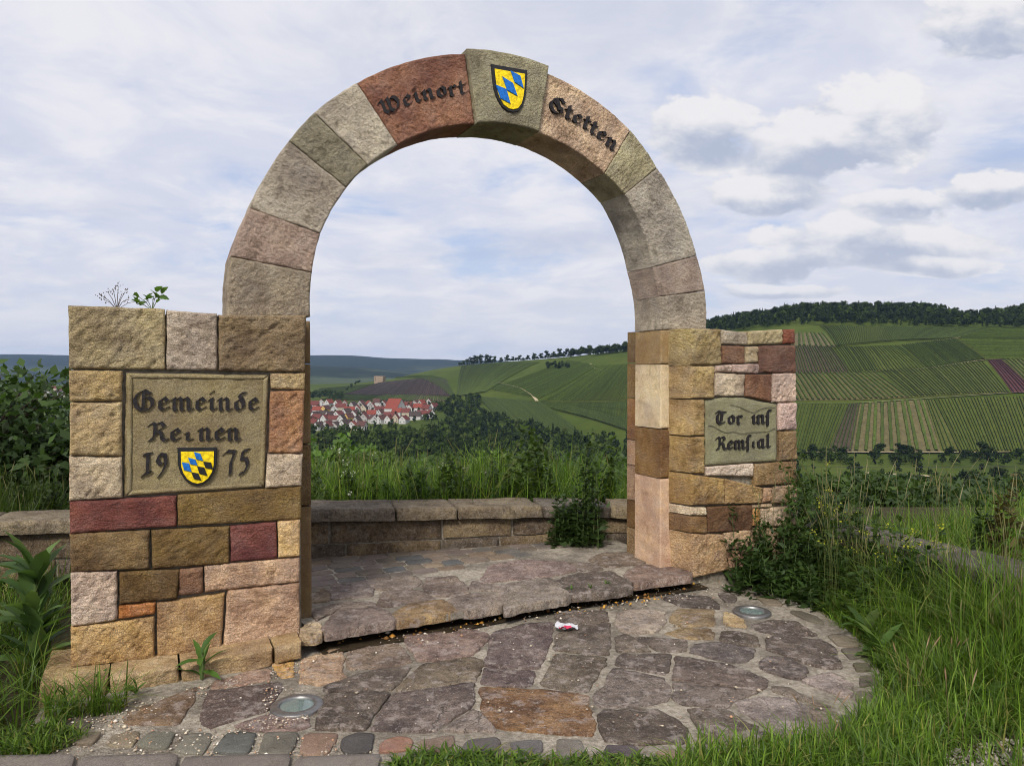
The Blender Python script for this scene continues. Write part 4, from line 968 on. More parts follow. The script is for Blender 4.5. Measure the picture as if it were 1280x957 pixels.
PLOTS = [
 (vp([(300,292),(545,294),(500,240),(330,243)]), 5.0, (.12, .112, .05), V2, 'striped young vine plot just below the wood beside the right pillar'),
 (vp([(545,294),(1010,262),(1180,220),(480,212)]), 2.3, G1, V1, 'dark even vine plot at the top of the hill below the wood'),
 (vp([(1010,262),(1130,342),(1420,332),(1420,262)]), 3.2, G2, V2, 'lighter vine plot at the upper right edge'),
 (vp([(1185,222),(1010,258),(1420,258),(1420,228)]), 2.4, G1, V1, 'dark strip of vines along the upper track'),
 (vp([(100,402),(600,392),(530,296),(130,292)]), 2.6, (.068, .054, .03), V3, 'reddish-brown tinged vine plot beside the right pillar'),
 (vp([(600,392),(715,388),(650,294),(535,296)]), 2.3, G1, V3, 'narrow dark vine plot in the middle of the hill'),
 (vp([(715,388),(900,378),(790,290),(655,294)]), 3.0, G2, V2, 'vine plot with pale alleys in the middle of the hill'),
 (vp([(900,378),(1130,344),(1005,264),(800,288)]), 2.6, G2, V1, 'fine-lined vine plot right of the middle of the hill'),
 (vp([(100,512),(840,492),(700,390),(100,404)]), 4.3, TANG, V2, 'vine plot with wide straight pale alleys across the middle of the hill'),
 (vp([(840,492),(1225,474),(1120,352),(715,388)]), 3.1, G3, V1, 'vine plot with slanting rows right of the middle band'),
 (vp([(1235,473),(1330,474),(1190,343),(1138,348)]), 3.0, (.085, .038, .034), (.06, .03, .026), 'narrow strip of bare reddish soil on the hillside'),
 (vp([(1330,474),(1560,470),(1440,330),(1195,342)]), 4.0, TANG, V2, 'pale striped vine plot right of the reddish strip'),
 (vp([(100,705),(520,702),(590,518),(100,516)]), 2.5, G1, V1, 'even green vine plot at the foot of the hill beside the pillar'),
 (vp([(520,702),(610,703),(640,516),(594,517)]), 2.6, (.064, .053, .03), V3, 'thin brownish vine strip at the foot of the hill'),
 (vp([(610,703),(960,704),(890,500),(642,515)]), 6.2, (.118, .108, .042), V2, 'boldly striped vine plot with broad pale alleys at the foot of the hill'),
 (vp([(960,704),(1040,704),(935,499),(894,500)]), 2.8, G3, V1, 'narrow green vine strip beside the boldly striped plot'),
 (vp([(1040,704),(1560,700),(1500,476),(940,498)]), 2.8, G2, V1, 'large vine plot with slanting rows at the lower right'),
]
zH = zoom(380, 420, .3281)
PLOTS += [
 (zH([(740,335),(1080,392),(895,252),(655,232)]), 2.4, G1, V2, 'green lower vine slope in the middle of the arch'),
 (zH([(860,255),(1330,390),(1330,240),(900,250)]), 2.3, G1, V1, 'dark lower vine slope behind the right pier of the arch'),
 (zH([(900,246),(1330,235),(1330,100),(1130,115)]), 2.6, G2, V2, 'upper vine slope behind the right pier of the arch'),
 (zH([(700,205),(895,240),(1120,118),(1010,95)]), 2.6, G1, V1, 'slanting vine slope between the two tracks of the hill'),
 (zH([(580,235),(690,215),(900,100),(600,112)]), 2.5, G1, V2, 'smooth green vine slope below the ridge trees'),
 (zH([(900,260),(1330,400),(1250,330),(960,255)]), 2.3, G1, V3, 'dark band of vines low on the hill'),
 (zH([(560,232),(575,230),(540,165),(345,150)]), 3.0, G2, V1, 'thin green vine strip beside the ploughed field'),
 (zH([(150,225),(560,232),(545,168),(290,178)]), 5.2, (.068, .045, .036), (.045, .036, .024), 'brown ploughed slope below the lone tower'),
 (zH([(250,275),(560,250),(545,236),(300,226)]), 5.5, (.13, .118, .058), V2, 'pale striped vine plot above the village roofs'),
 (zH([(60,262),(245,275),(290,228),(160,226)]), 3.0, G2, V1, 'green vine plot left above the village'),
 (zH([(20,235),(150,222),(270,182),(60,200)]), 3.0, G3, V2, 'light green slope left of the tower'),
]
for k, (c, pi, gc, vc, lab) in enumerate(PLOTS): plot(c, pi, tuple(q * k_ for q, k_ in zip(gc, (1.0, .92, 1.05))), tuple(q * k_ for q, k_ in zip(vc, (1.02, .92, 1.1))), lab, w=.95 if pi < 4 else pi * .46)

# tracks on the hill
M_TRACK = plain_mat('track_gravel', lin(168,154,122), .95, 0, .2, .3, .2)
def track(name, pts_px, w):
    P = np.array([hill(np.array([x]), np.array([s_of(x, y)]))[0] + np.array([0, 0, 1.15]) for x, y in resample(pts_px, 24)])
    d = np.gradient(P, axis=0); n = np.stack([-d[:, 1], d[:, 0], 0 * d[:, 0]], 1); n /= np.linalg.norm(n, axis=1, keepdims=True)
    v = np.concatenate([P + n * w / 2, P - n * w / 2]); k = len(P)
    o = link(name, np_mesh(name, v, [np.array([(i, i + k, i + k + 1, i + 1) for i in range(k - 1)])]), M_TRACK); o['kind'] = 'structure'
track('track', zH([(690,180),(760,183),(830,200),(870,225),(888,250)]), 4.5)
track('track', zH([(1090,108),(1110,125),(1140,133),(1230,137)]), 3.0)
track('track', zH([(590,275),(640,262),(650,240)]), 3.5)
track('track', vp([(390,706),(700,708),(1000,708),(1400,704)]), 4.0)
for c in ([(100,402),(600,394),(850,385),(1130,345),(1420,331)], [(100,514),(640,514),(890,497),(1230,474),(1420,470)], [(390,292),(650,292),(800,287),(1010,262),(1190,222)]): track('track', vp(c), 2.2)
# meadow track in the valley below the vineyards
def floor_track(pts_px, w, zf=-69.2):
    P = []
    for x, y in resample(pts_px, 12):
        Y = F_PX * (EYE - zf) / (y - 458); P.append(((x - CX) / F_PX * Y, Y, zf))
    P = np.array(P); n = np.array([0, 1, 0]); v = np.concatenate([P + n * w, P - n * w]); k = len(P)
    o = link('track', np_mesh('track', v, [np.array([(i, i + k, i + k + 1, i + 1) for i in range(k - 1)])]), M_TRACK); o['kind'] = 'structure'
floor_track([(1085,591),(1130,593),(1165,595)], 4)

def ground_z(px, Y):
    yb, zb = np.interp(px, GXS, Yb), np.interp(px, GXS, Zb); zf = min(zb - 2, -66)
    ys = [q[0] for q in FLOOR] + [(360 + yb * 2) / 3, (360 + yb * 5) / 6, yb]; zs = [q[1] for q in FLOOR] + [-70.0, (zf * 2 + zb) / 3, zb]
    return float(np.interp(Y, ys, zs))
def valley(px, Y, dz=0.0): return np.array([(px - CX) / F_PX * Y, Y, ground_z(px, Y) + dz])
def on_hill(px, s): return hill(np.array([float(px)]), np.array([float(s)]))[0]

# ------------------------------------------------------------------ village houses
WALLC = {'white': lin(188,186,182), 'cream': lin(180,170,148), 'ochre': lin(205,170,105), 'grey': lin(165,160,155)}
ROOFC = {'red': lin(104,60,54), 'brown-red': lin(88,62,57), 'orange-red': lin(128,66,54), 'dark brown': lin(72,62,58)}
M_WALLS = {k: plain_mat(k + '_render', v, .9, 0, .2, .6, .08) for k, v in WALLC.items()}
M_ROOFS = {k: plain_mat(k.replace('-', '_').replace(' ', '_') + '_roof_tiles', v, .85, 0, .2, .8, .18) for k, v in ROOFC.items()}
M_PANE = plain_mat('window_pane', (.03, .035, .045), .3, 0, .5)
def house(pos, w, d, eave, rise, rz, wall, roof, label, group=None, wins=True, chimney=True):
    r = root('house', tuple(pos)); r.rotation_euler = (0, 0, rz); tag(r, label, 'house', group)
    m = MB(); x, y = w / 2, d / 2
    m.add([(-x, -y, -3), (x, -y, -3), (x, y, -3), (-x, y, -3), (-x, -y, eave), (x, -y, eave), (x, y, eave), (-x, y, eave), (0, -y, eave + rise), (0, y, eave + rise)],
          [(0, 1, 5, 8, 4), (2, 3, 7, 9, 6), (1, 2, 6, 5), (3, 0, 4, 7)])
    link('wall', m.mesh('wall'), M_WALLS[wall], r)
    m = MB(); t = .35; o = .55; k = rise / x
    for s in (-1, 1):
        ex, ez = s * (x + o), eave - o * k
        P = [(0, -y - o, eave + rise + .05), (ex, -y - o, ez + .05), (ex, y + o, ez + .05), (0, y + o, eave + rise + .05)]
        Q = [(a, b, c + t) for a, b, c in P]
        m.add(P + Q, [(0, 1, 2, 3), (7, 6, 5, 4), (0, 4, 5, 1), (1, 5, 6, 2), (2, 6, 7, 3), (3, 7, 4, 0)])
    rf = link('roof', m.mesh('roof'), M_ROOFS[roof], r)
    if chimney:
        m = MB(); m.box((x * .3, -.4, eave + rise * .6), (x * .3 + .8, .4, eave + rise + 1.0)); link('chimney', m.mesh('chimney'), M_ROOFS['brown-red'], rf)
    if wins:
        for fl in range(max(1, int(eave // 2.9))):
            for cx in (-.28, .28):
                m = MB(); zc = 1.2 + fl * 2.8; m.box((cx * w - .65, -y - .04, zc), (cx * w + .65, -y + .1, zc + 1.4)); link('window', m.mesh('window'), M_PANE, r)
        m = MB(); m.box((-.6, -y - .04, eave + .3), (.6, -y + .1, eave + 1.6)); link('window', m.mesh('window'), M_PANE, r)
ORD = ['first', 'second', 'third', 'fourth', 'fifth', 'sixth', 'seventh', 'eighth', 'ninth', 'tenth', 'eleventh', 'twelfth', 'thirteenth', 'fourteenth', 'fifteenth', 'sixteenth', 'seventeenth', 'eighteenth']
def Y_for(px, py):
    ys = np.linspace(500, np.interp(px, GXS, Yb), 160); yy = [458 + F_PX * (EYE - ground_z(px, q)) / q for q in ys]
    return float(np.interp(-py, [-q for q in yy], ys))
rows = [('rearmost', 508, 386, 540, 9.6), ('second rearmost', 515, 385, 548, 9.4), ('middle', 522, 384, 541, 9.8), ('second nearest', 529, 386, 512, 9.6), ('nearest', 536, 388, 452, 10.5)]
hr = random.Random(21); val_t = []
for rn, py, x0, x1, stp in rows:
    x = x0 + hr.uniform(-2, 2); k = 0
    while x < x1:
        if not (482 < x < 506 and py in (508, 515)):
            pyy = py + hr.uniform(-2.5, 2.5); Y = Y_for(x, pyy); w = hr.uniform(7.5, 10.5); wall = hr.choice(['white', 'white', 'white', 'cream', 'grey', 'ochre' if hr.random() < .35 else 'white']); roof = hr.choice(['red', 'red', 'brown-red', 'orange-red', 'brown-red', 'dark brown'])
            house(valley(x, Y), w, hr.uniform(10, 15), hr.uniform(4.5, 6.5), hr.uniform(4, 5.5), hr.choice([0.25, -.4, 1.3, 1.75, -.15]) + hr.uniform(-.2, .2), wall, roof,
                  f'{wall} house with {roof} gable roof, {ORD[k]} from left in the {rn} village row', 'village houses below the vineyard hill')
            k += 1
        x += stp * hr.uniform(.85, 1.2)
for k in range(120):
    px = hr.uniform(386, 548); py = hr.uniform(506, 541 if px < 470 else 530)
    val_t.append((px, Y_for(px, py), hr.uniform(6, 10)))
house(valley(494, Y_for(494, 517)), 24, 20, 8, 13, 1.15, 'white', 'orange-red', 'large white hall with tall bright orange-red roof in the village', 'village houses below the vineyard hill')
k = 0
for px, py in ((22, 498), (33, 492), (40, 497), (47, 489), (52, 495), (58, 491), (63, 499), (68, 488), (73, 494), (79, 490), (83, 497), (14, 492), (6, 497)):
    s = s_of(px, py); wall = hr.choice(['white', 'cream', 'white']); roof = hr.choice(['red', 'brown-red', 'dark brown'])
    house(on_hill(px, s) + np.array([0, 0, .5]), 10, 13, 5, 4.5, hr.uniform(0, 3), wall, roof, f'far {wall} house with {roof} roof beside the left tree, {ORD[k]} of the cluster', 'far houses left of the gate', wins=False, chimney=False); k += 1

# roofless square ruin on the spur
tp = on_hill(474.5, s_of(474.5, 478.5)); ruin = root('tower_ruin', tuple(tp)); ruin.rotation_euler = (0, 0, -.12); tag(ruin, 'square roofless stone ruin standing on the vineyard spur', 'ruin')
M_RUIN = plain_mat('ruin_stone', lin(150,132,112), .95, 0, .2, .5, .2)
def ruin_wall(a, b, th, h):
    a, b = np.array(a), np.array(b); d = (b - a) / np.linalg.norm(b - a); n = np.array([-d[1], d[0]]); L = np.linalg.norm(b - a); m = MB()
    def blk(s0, s1, z0, z1):
        q = [a + d * s0, a + d * s1, a + d * s1 + n * th, a + d * s0 + n * th]
        m.add([(*p, z0) for p in q] + [(*p, z1) for p in q], [(0, 1, 5, 4), (4, 5, 6, 7), (1, 2, 6, 5), (2, 3, 7, 6), (3, 0, 4, 7)])
    ws = [L * .2, L * .5, L * .8]; prev = 0
    for wc in ws:
        blk(prev, wc - .9, -3, h); blk(wc - .9, wc + .9, -3, h * .30); blk(wc - .9, wc + .9, h * .45, h * .62); blk(wc - .9, wc + .9, h * .78, h - hr.uniform(.2, .8)); prev = wc + .9
    blk(prev, L, -3, h); link('wall', m.mesh('wall'), M_RUIN, ruin)
hw = 10.2
for a, b in (((-hw, -8), (hw, -8)), ((hw, -8), (hw, 8)), ((hw, 8), (-hw, 8)), ((-hw, 8), (-hw, -8))): ruin_wall(a, b, 1.3, 14.5)

# ------------------------------------------------------------------ foliage builders
def quads_from(cent, nor, size, asp=1.0, jit=.35):
    n = len(cent); nor = nor / np.maximum(np.linalg.norm(nor, axis=1, keepdims=True), 1e-6)
    r = rng.normal(size=(n, 3)); a = np.cross(nor, r); a /= np.maximum(np.linalg.norm(a, axis=1, keepdims=True), 1e-6); b = np.cross(nor, a)
    s = (np.asarray(size).reshape(-1, 1) * np.ones((n, 1))) / 2
    q = np.stack([-a * s - b * s * asp * .25, -b * s * asp, a * s + b * s * asp * .15, b * s * asp], 1)
    q *= rng.uniform(1 - jit, 1 + jit, (n, 4, 1)); return cent[:, None, :] + q
def tree_template(n, kind, seed):
    """crown of leaf clumps in a unit box: height 1, width about .7; returns quads (n,4,3)"""
    r = np.random.default_rng(seed)
    if kind == 'conifer':
        t = r.uniform(0, 1, n) ** .75; rad = (1 - t) * .19 + .008; a = r.uniform(0, 6.28, n); lay = .75 + .35 * np.sin(t * 42)
        rr = rad * lay * r.uniform(.55, 1.05, n); c = np.stack([rr * np.cos(a), rr * np.sin(a), .06 + t * .94 - rr * .35], 1)
        nor = np.stack([np.cos(a), np.sin(a), np.full(n, .5)], 1) + r.normal(0, .4, (n, 3)); return quads_from(c, nor, .085 * (1.15 - t * .7) * {70: 1.7, 130: 1.35, 260: 1.1, 600: .9}[n])
    nl = r.integers(7, 12); L = []
    for k in range(nl):
        an = r.uniform(0, 6.28); rr = r.uniform(.03, .24); zz = r.uniform(.32, .84); rr *= math.sqrt(max(.05, 1 - ((zz - .52) / .46) ** 2)); L.append((rr * math.cos(an), rr * math.sin(an), zz, r.uniform(.10, .18)))
    L = np.array(L); pick = r.choice(nl, n, p=L[:, 3] ** 2 / (L[:, 3] ** 2).sum())
    d = r.normal(size=(n, 3)); d[:, 2] += .25; d /= np.linalg.norm(d, axis=1, keepdims=True)
    rad = L[pick, 3] * r.uniform(.55, 1.12, n) ** .6; c = L[pick, :3] + d * rad[:, None] * np.array([1, 1, .85])
    return quads_from(c, d + r.normal(0, .45, (n, 3)), r.uniform(.06, .12, n) * {70: 1.9, 130: 1.5, 260: 1.1, 600: 1.0}[n])
def trunk_quads(h=.42, r0=.022):
    v = []
    for a0 in (0, 2.1, 4.2):
        a1 = a0 + 2.1; v.append([(r0 * math.cos(a0), r0 * math.sin(a0), -.06), (r0 * math.cos(a1), r0 * math.sin(a1), -.06), (r0 * .6 * math.cos(a1), r0 * .6 * math.sin(a1), h), (r0 * .6 * math.cos(a0), r0 * .6 * math.sin(a0), h)])
    return np.array(v)
TPL = {('b', n): [tree_template(n, 'broad', 11 + k) for k in range(6)] for n in (70, 130, 260, 600)}
TPL.update({('c', n): [tree_template(n, 'conifer', 71 + k) for k in range(3)] for n in (70, 130, 260, 600)})
def wood(name, items, n, label, mat=None, cat='wood'):
    """items: (pos, height, width_factor, colour, kind) merged to one mass"""
    Q = []; C = []
    for pos, h, wf, col, kind in items:
        T = TPL[kind, n][random.randrange(len(TPL[kind, n]))]; a = random.uniform(0, 6.28); ca, sa = math.cos(a), math.sin(a)
        q = np.concatenate([T, trunk_quads()]) if n >= 130 else T
        x = (q[..., 0] * ca - q[..., 1] * sa) * h * wf; y = (q[..., 0] * sa + q[..., 1] * ca) * h * wf
        Q.append(np.stack([x + pos[0], y + pos[1], q[..., 2] * h + pos[2]], -1))
        c = np.array(col)[None] * rng.uniform(.72, 1.28, (len(q), 1)); 
        if n >= 130: c[-3:] = (.05, .04, .03)
        C.append(np.repeat(c, 4, 0))
    v = np.concatenate(Q).reshape(-1, 3); nq = len(v) // 4
    o = link(name, np_mesh(name, v, [np.arange(nq * 4).reshape(-1, 4)], False, np.concatenate(C)), mat or M_FAR); tag(o, label, cat, kind='stuff'); return o
GRN = [(.032, .052, .010), (.040, .064, .012), (.052, .080, .014), (.064, .092, .016), (.036, .054, .014), (.066, .088, .022)]
DRKG = [(.017, .028, .008), (.022, .036, .010), (.029, .044, .011)]
def rcol(p): return random.choice(p)

def single_tree(name, pos, h, wf, col, kind, label, group=None, n=260):
    """tree of one trunk with limbs and a crown of leaf clumps"""
    r = root(name, tuple(pos)); tag(r, label, 'tree', group)
    T = TPL[kind, n][random.randrange(len(TPL[kind, n]))]; a = random.uniform(0, 6.28); ca, sa = math.cos(a), math.sin(a)
    q = np.stack([(T[..., 0] * ca - T[..., 1] * sa) * h * wf, (T[..., 0] * sa + T[..., 1] * ca) * h * wf, T[..., 2] * h], -1).reshape(-1, 3)
    c = np.repeat(np.array(col)[None] * rng.uniform(.72, 1.28, (n, 1)), 4, 0)
    link('crown', np_mesh('crown', q, [np.arange(n * 4).reshape(-1, 4)], False, c), M_FAR, r)
    m = MB(); top = .9 if kind == 'c' else .55
    m.tube([(0, 0, -1), (0, 0, h * top * .5), (.01 * h, 0, h * top)], [h * .022, h * .016, h * .006], 5)
    if kind == 'b':
        for k in range(4): an = k * 1.57 + random.random(); m.tube([(0, 0, h * .28), (h * .12 * math.cos(an), h * .12 * math.sin(an), h * .5)], [h * .010, h * .004], 4)
    link('trunk', m.mesh('trunk'), M_BARK, r); return r
M_BARK = plain_mat('bark', (.055, .042, .03), .95, 0, .2, 20, .3, .5)

# woods and trees of the valley
val_items = []
vr = random.Random(5)
def free_of_village(px, Y):
    if 372 < px < 556 and Y > 770:
        py = 458 + F_PX * (EYE - ground_z(px, Y)) / Y
        lim = 541 - (px - 450) * .12 if px > 450 else 545
        return py > lim + 5
    return True
def add_valley(px0, px1, Y0, Y1, n, h0, h1, pal, con=.06, cond=None):
    for _ in range(n):
        Y = math.sqrt(vr.uniform(Y0 ** 2, Y1 ** 2)); px = vr.uniform(px0, px1)
        if Y > np.interp(px, GXS, Yb) - 12 or not free_of_village(px, Y) or (cond and not cond(px, Y)): continue
        k = 'c' if vr.random() < con else 'b'
        h = vr.uniform(h0, h1); val_items.append((valley(px, Y), h * (1.2 if k == 'c' else 1), vr.uniform(.85, 1.35), rcol(DRKG) if k == 'c' else rcol(pal), k))
add_valley(370, 800, 300, 1150, 900, 7, 14, GRN, .08)
add_valley(540, 800, 500, 1100, 520, 8, 15, DRKG, .16)
add_valley(560, 800, 300, 620, 260, 7, 12, GRN + DRKG, .08)
add_valley(370, 560, 300, 760, 260, 9, 16, DRKG + GRN, .10)
meadow = lambda px, Y: not (1010 < px < 1290 and 470 < Y < 592) or vr.random() < .10
add_valley(960, 1420, 230, 600, 700, 5, 11, DRKG + GRN[:3], .05, meadow)
add_valley(-420, 110, 240, 1250, 420, 8, 15, DRKG + GRN, .08)
add_valley(110, 370, 240, 1150, 160, 9, 15, GRN, .08)
add_valley(800, 960, 240, 620, 120, 7, 13, GRN, .08)
for px, Y, h in val_t: val_items.append((valley(px, Y), h, vr.uniform(.8, 1.1), rcol(DRKG + GRN[:2]), 'b'))
for _ in range(130):
    px = vr.choice([1018, 1035, 1060, 1098, 1125, 1140, 1185, 1215, 1240, 1268, 1300]) + vr.gauss(0, 9); Y = vr.uniform(545, 597)
    val_items.append((valley(px, Y), vr.uniform(4, 8), vr.uniform(1.1, 1.6), rcol(DRKG + GRN[:2]), 'b'))
near_v = [i for i in val_items if i[0][1] < 520]; far_v = [i for i in val_items if i[0][1] >= 520]
wood('valley_wood', near_v, 130, 'dense mixed green wood filling the near valley', None); wood('valley_wood', far_v, 70, 'darker wood on the far valley floor before the hill', None)
# wooded crest above the vineyards on the right, and scrub edge
cr = []
for _ in range(2300):
    px = vr.uniform(800, 1600); dy = vr.uniform(-22, 185) ; i = np.interp(px, GXS, Yr); wv = float(np.interp(px, [760, 900, 1000, 1150, 1210, 1290, 1500], [0, 14, 22, 24, 12, 24, 26]))
    z = np.interp(px, GXS, Zr) + wv * np.interp(dy, [-6, 0, 25, 70, 130, 190], [0, 0, .25, .8, 1, .85]); Y = i + dy
    h = vr.uniform(11, 18) * (.7 if dy < 5 else 1); k = 'c' if vr.random() < .25 else 'b'
    cr.append((np.array([(px - CX) / F_PX * Y, Y, z - .5]), h, vr.uniform(.8, 1.2), rcol(DRKG) if vr.random() < .8 else rcol(GRN[:3]), k))
wood('crest_wood', cr, 70, 'dark wood along the crest above the right-hand vineyards')
# trees that stand alone along the ridge, seen through the arch
k = 0
ridge = [(574, 6), (579, 8), (584, 10), (589, 13), (595, 15), (601, 14), (607, 15), (612, 11), (618, 10), (626, 8), (634, 10), (641, 7), (650, 9), (659, 8), (668, 10), (676, 9), (684, 11), (692, 9), (700, 12), (708, 11)]
ORD += ['nineteenth', 'twentieth', 'twenty-first', 'twenty-second', 'twenty-third', 'twenty-fourth']
for px, h in ridge:
    p = on_hill(px, .995); single_tree('ridge_tree', p, h * 1.35, 1.25, rcol(DRKG), 'b', f'dark tree on the skyline ridge inside the arch, {ORD[k]} from left', 'ridge trees', 130); k += 1
rw = []
for _ in range(150):
    px = vr.uniform(712, 815); s = vr.uniform(.90, 1.0) if px > 740 else vr.uniform(.965, 1.0); rw.append((on_hill(px, s), vr.uniform(9, 16), vr.uniform(.9, 1.3), rcol(DRKG), 'c' if vr.random() < .15 else 'b'))
for _ in range(110): px = vr.uniform(572, 716); rw.append((on_hill(px, vr.uniform(.982, 1.0)), vr.uniform(3.5, 8), vr.uniform(1.2, 1.7), rcol(DRKG), 'b'))
for _ in range(26): px = vr.uniform(684, 712); rw.append((on_hill(px, s_of(px, vr.uniform(457, 462))), vr.uniform(6, 9), 1.3, rcol(DRKG), 'b'))
for _ in range(60): px = vr.uniform(384, 432); rw.append((on_hill(px, s_of(px, vr.uniform(492, 499))), vr.uniform(5, 9), 1.4, rcol(DRKG + GRN[:2]), 'b'))
for _ in range(26): px = vr.uniform(420, 450); rw.append((on_hill(px, s_of(px, 497 - (px - 420) * .7 + vr.uniform(-1.5, 1.5))), vr.uniform(4, 6), 1.4, rcol(DRKG), 'b'))
for _ in range(120): px = vr.uniform(545, 600); rw.append((on_hill(px, s_of(px, vr.uniform(497, 512))) if px > 560 else valley(px, np.interp(px, GXS, Yb) - vr.uniform(0, 90)), vr.uniform(5, 10), 1.3, rcol(DRKG + GRN[:3]), 'b'))
wood('hillside_copse', rw, 70, 'dark copses and hedges on the hillside seen through the arch')
for k, (px, Y, h) in enumerate(((595, 760, 17), (603, 700, 25), (608, 720, 20), (622, 730, 22), (633, 690, 18), (640, 740, 15))):
    single_tree('conifer', valley(px, Y), h, 1.0, (.018, .032, .014), 'c', f'tall dark conifer in the valley inside the arch, {ORD[k]} from left', 'valley conifers')
for k, (px, Y, h) in enumerate(((1017, 596, 9), (1100, 590, 10), (1128, 588, 12), (1140, 592, 9), (1190, 594, 8), (1232, 585, 13), (1050, 597, 6))):
    single_tree('field_tree', valley(px, Y), h, 1.5, rcol(DRKG), 'b', f'round dark tree at the foot of the right-hand vineyards, {ORD[k]} from left', 'field trees', 600)

# nearer trees on the slope below the parapet, with finer leaves
def leaf_mesh(name, C_, N_, size, col, asp=1.0, var=.28):
    q = quads_from(C_, N_, size, asp); c = np.repeat(np.array(col)[None] * rng.uniform(1 - var, 1 + var, (len(C_), 1)) * np.array([1, 1, 1]) , 4, 0)
    return np_mesh(name, q.reshape(-1, 3), [np.arange(len(C_) * 4).reshape(-1, 4)], False, c)
def bough_tree(name, base, h, w, n_br, per, leaf, col, label, z_lo=.25, cat='tree', asp=1.6, spread=.10, group=None):
    """trunk, limbs to many bough ends and leaves clustered round each end: open, uneven outline"""
    r = root(name, tuple(base)); tag(r, label, cat, group)
    m = MB(); m.tube([(0, 0, -.5), (0.02 * h, 0, h * .3), (.01 * h, .02 * h, h * .62)], [h * .028, h * .02, h * .010], 7)
    ends = []
    for k in range(n_br):
        a = rng.uniform(0, 6.28); z = rng.uniform(z_lo, 1.0); rr = math.sqrt(max(.02, 1 - ((z - .55) / .5) ** 2)) * rng.uniform(.35, 1.0)
        e = np.array([rr * w * .5 * math.cos(a), rr * w * .5 * math.sin(a), z * h]); s = np.array([.01 * h, 0, h * min(.6, max(.1, z - .25))]); mid = (s + e) / 2 + np.array([0, 0, .05 * h])
        m.tube([tuple(s), tuple(mid), tuple(e)], [h * .009, h * .005, h * .0015], 4, cap=False); ends.append(e); ends.append(mid * .4 + e * .6)
    link('trunk', m.mesh('trunk'), M_BARK, r)
    ends = np.array(ends); C_ = np.repeat(ends, per, 0); C_ = C_ + np.clip(rng.normal(0, 1, C_.shape), -1.7, 1.7) * spread * w * .5 * np.array([1, 1, .7])
    N_ = rng.normal(0, .7, C_.shape) + np.array([0, -.2, .8])
    tone = np.repeat(rng.uniform(.7, 1.3, len(ends)), per)[:, None]
    q = quads_from(C_, N_, leaf * rng.uniform(.6, 1.25, len(C_)), asp); c = np.repeat(np.array(col)[None] * tone * rng.uniform(.75, 1.25, (len(C_), 1)), 4, 0)
    link('crown', np_mesh('crown', q.reshape(-1, 3), [np.arange(len(C_) * 4).reshape(-1, 4)], False, c), M_LEAF, r); return r
for k, (px, top, Y, w, c, lab) in enumerate((
    (400, 548, 62, 9, (.075, .135, .022), 'bright green leafy tree just inside the left edge of the arch'), (448, 561, 70, 8, (.070, .125, .024), 'bright green tree right of the brightest one behind the parapet'),
    (433, 556, 85, 6.5, (.030, .055, .016), 'dark green tree between two bright trees behind the parapet'), (500, 575, 60, 8, (.050, .088, .022), 'mid green bushy tree left of the middle of the arch'), (545, 572, 75, 9, (.040, .072, .020), 'dark bushy tree in the middle of the arch behind the grass'),
    (610, 578, 66, 9, (.045, .08, .02), 'round green tree behind the tall weeds'), (720, 574, 70, 10, (.035, .064, .018), 'dark tree behind the parapet near the right pier'), (1045, 600, 60, 9, (.036, .064, .018), 'dark bushy tree beyond the parapet beside the right pillar'),
    (1150, 596, 66, 10, (.032, .058, .016), 'broad dark tree beyond the right parapet'), (1250, 600, 58, 9, (.04, .07, .02), 'green tree beyond the parapet at the right edge'), (30, 560, 50, 8, (.03, .055, .016), 'dark tree low behind the left parapet'), (-60, 520, 45, 8, (.035, .06, .018), 'dark tree beyond the left edge'))):
    g = valley(px, Y); zt = EYE - (top - 458) / F_PX * Y; h = zt - g[2]
    bough_tree('slope_tree', g, h, w, 70, 22, .42, tuple(q * 1.15 for q in c), lab, .35)

# bushes just below the parapet, their tops showing over the grass
for k in range(15):
    px = 392 + k * 26.5; Y = rng.uniform(17, 30); top = rng.uniform(566, 592); g = valley(px, Y); zt = EYE - (top - 458) / F_PX * Y
    bough_tree('bush', g, max(1.5, zt - g[2]), rng.uniform(2.6, 4.2), 60, 34, .125, [(.062, .110, .020), (.085, .135, .024), (.050, .088, .020), (.072, .105, .026)][k % 4], f'leafy bush on the slope below the curved parapet, {ORD[k]} from left', .35, 'bush', group='bushes below the parapet')
for k in range(9):
    px = 1000 + k * 36; Y = rng.uniform(18, 30); top = rng.uniform(598, 622); g = valley(px, Y); zt = EYE - (top - 458) / F_PX * Y
    bough_tree('bush', g, max(1.5, zt - g[2]), rng.uniform(2.6, 4.2), 60, 34, .125, [(.040, .072, .018), (.055, .092, .020), (.034, .06, .016)][k % 3], f'leafy bush beyond the right parapet, {ORD[k]} from left', .35, 'bush', group='bushes beyond the right parapet')
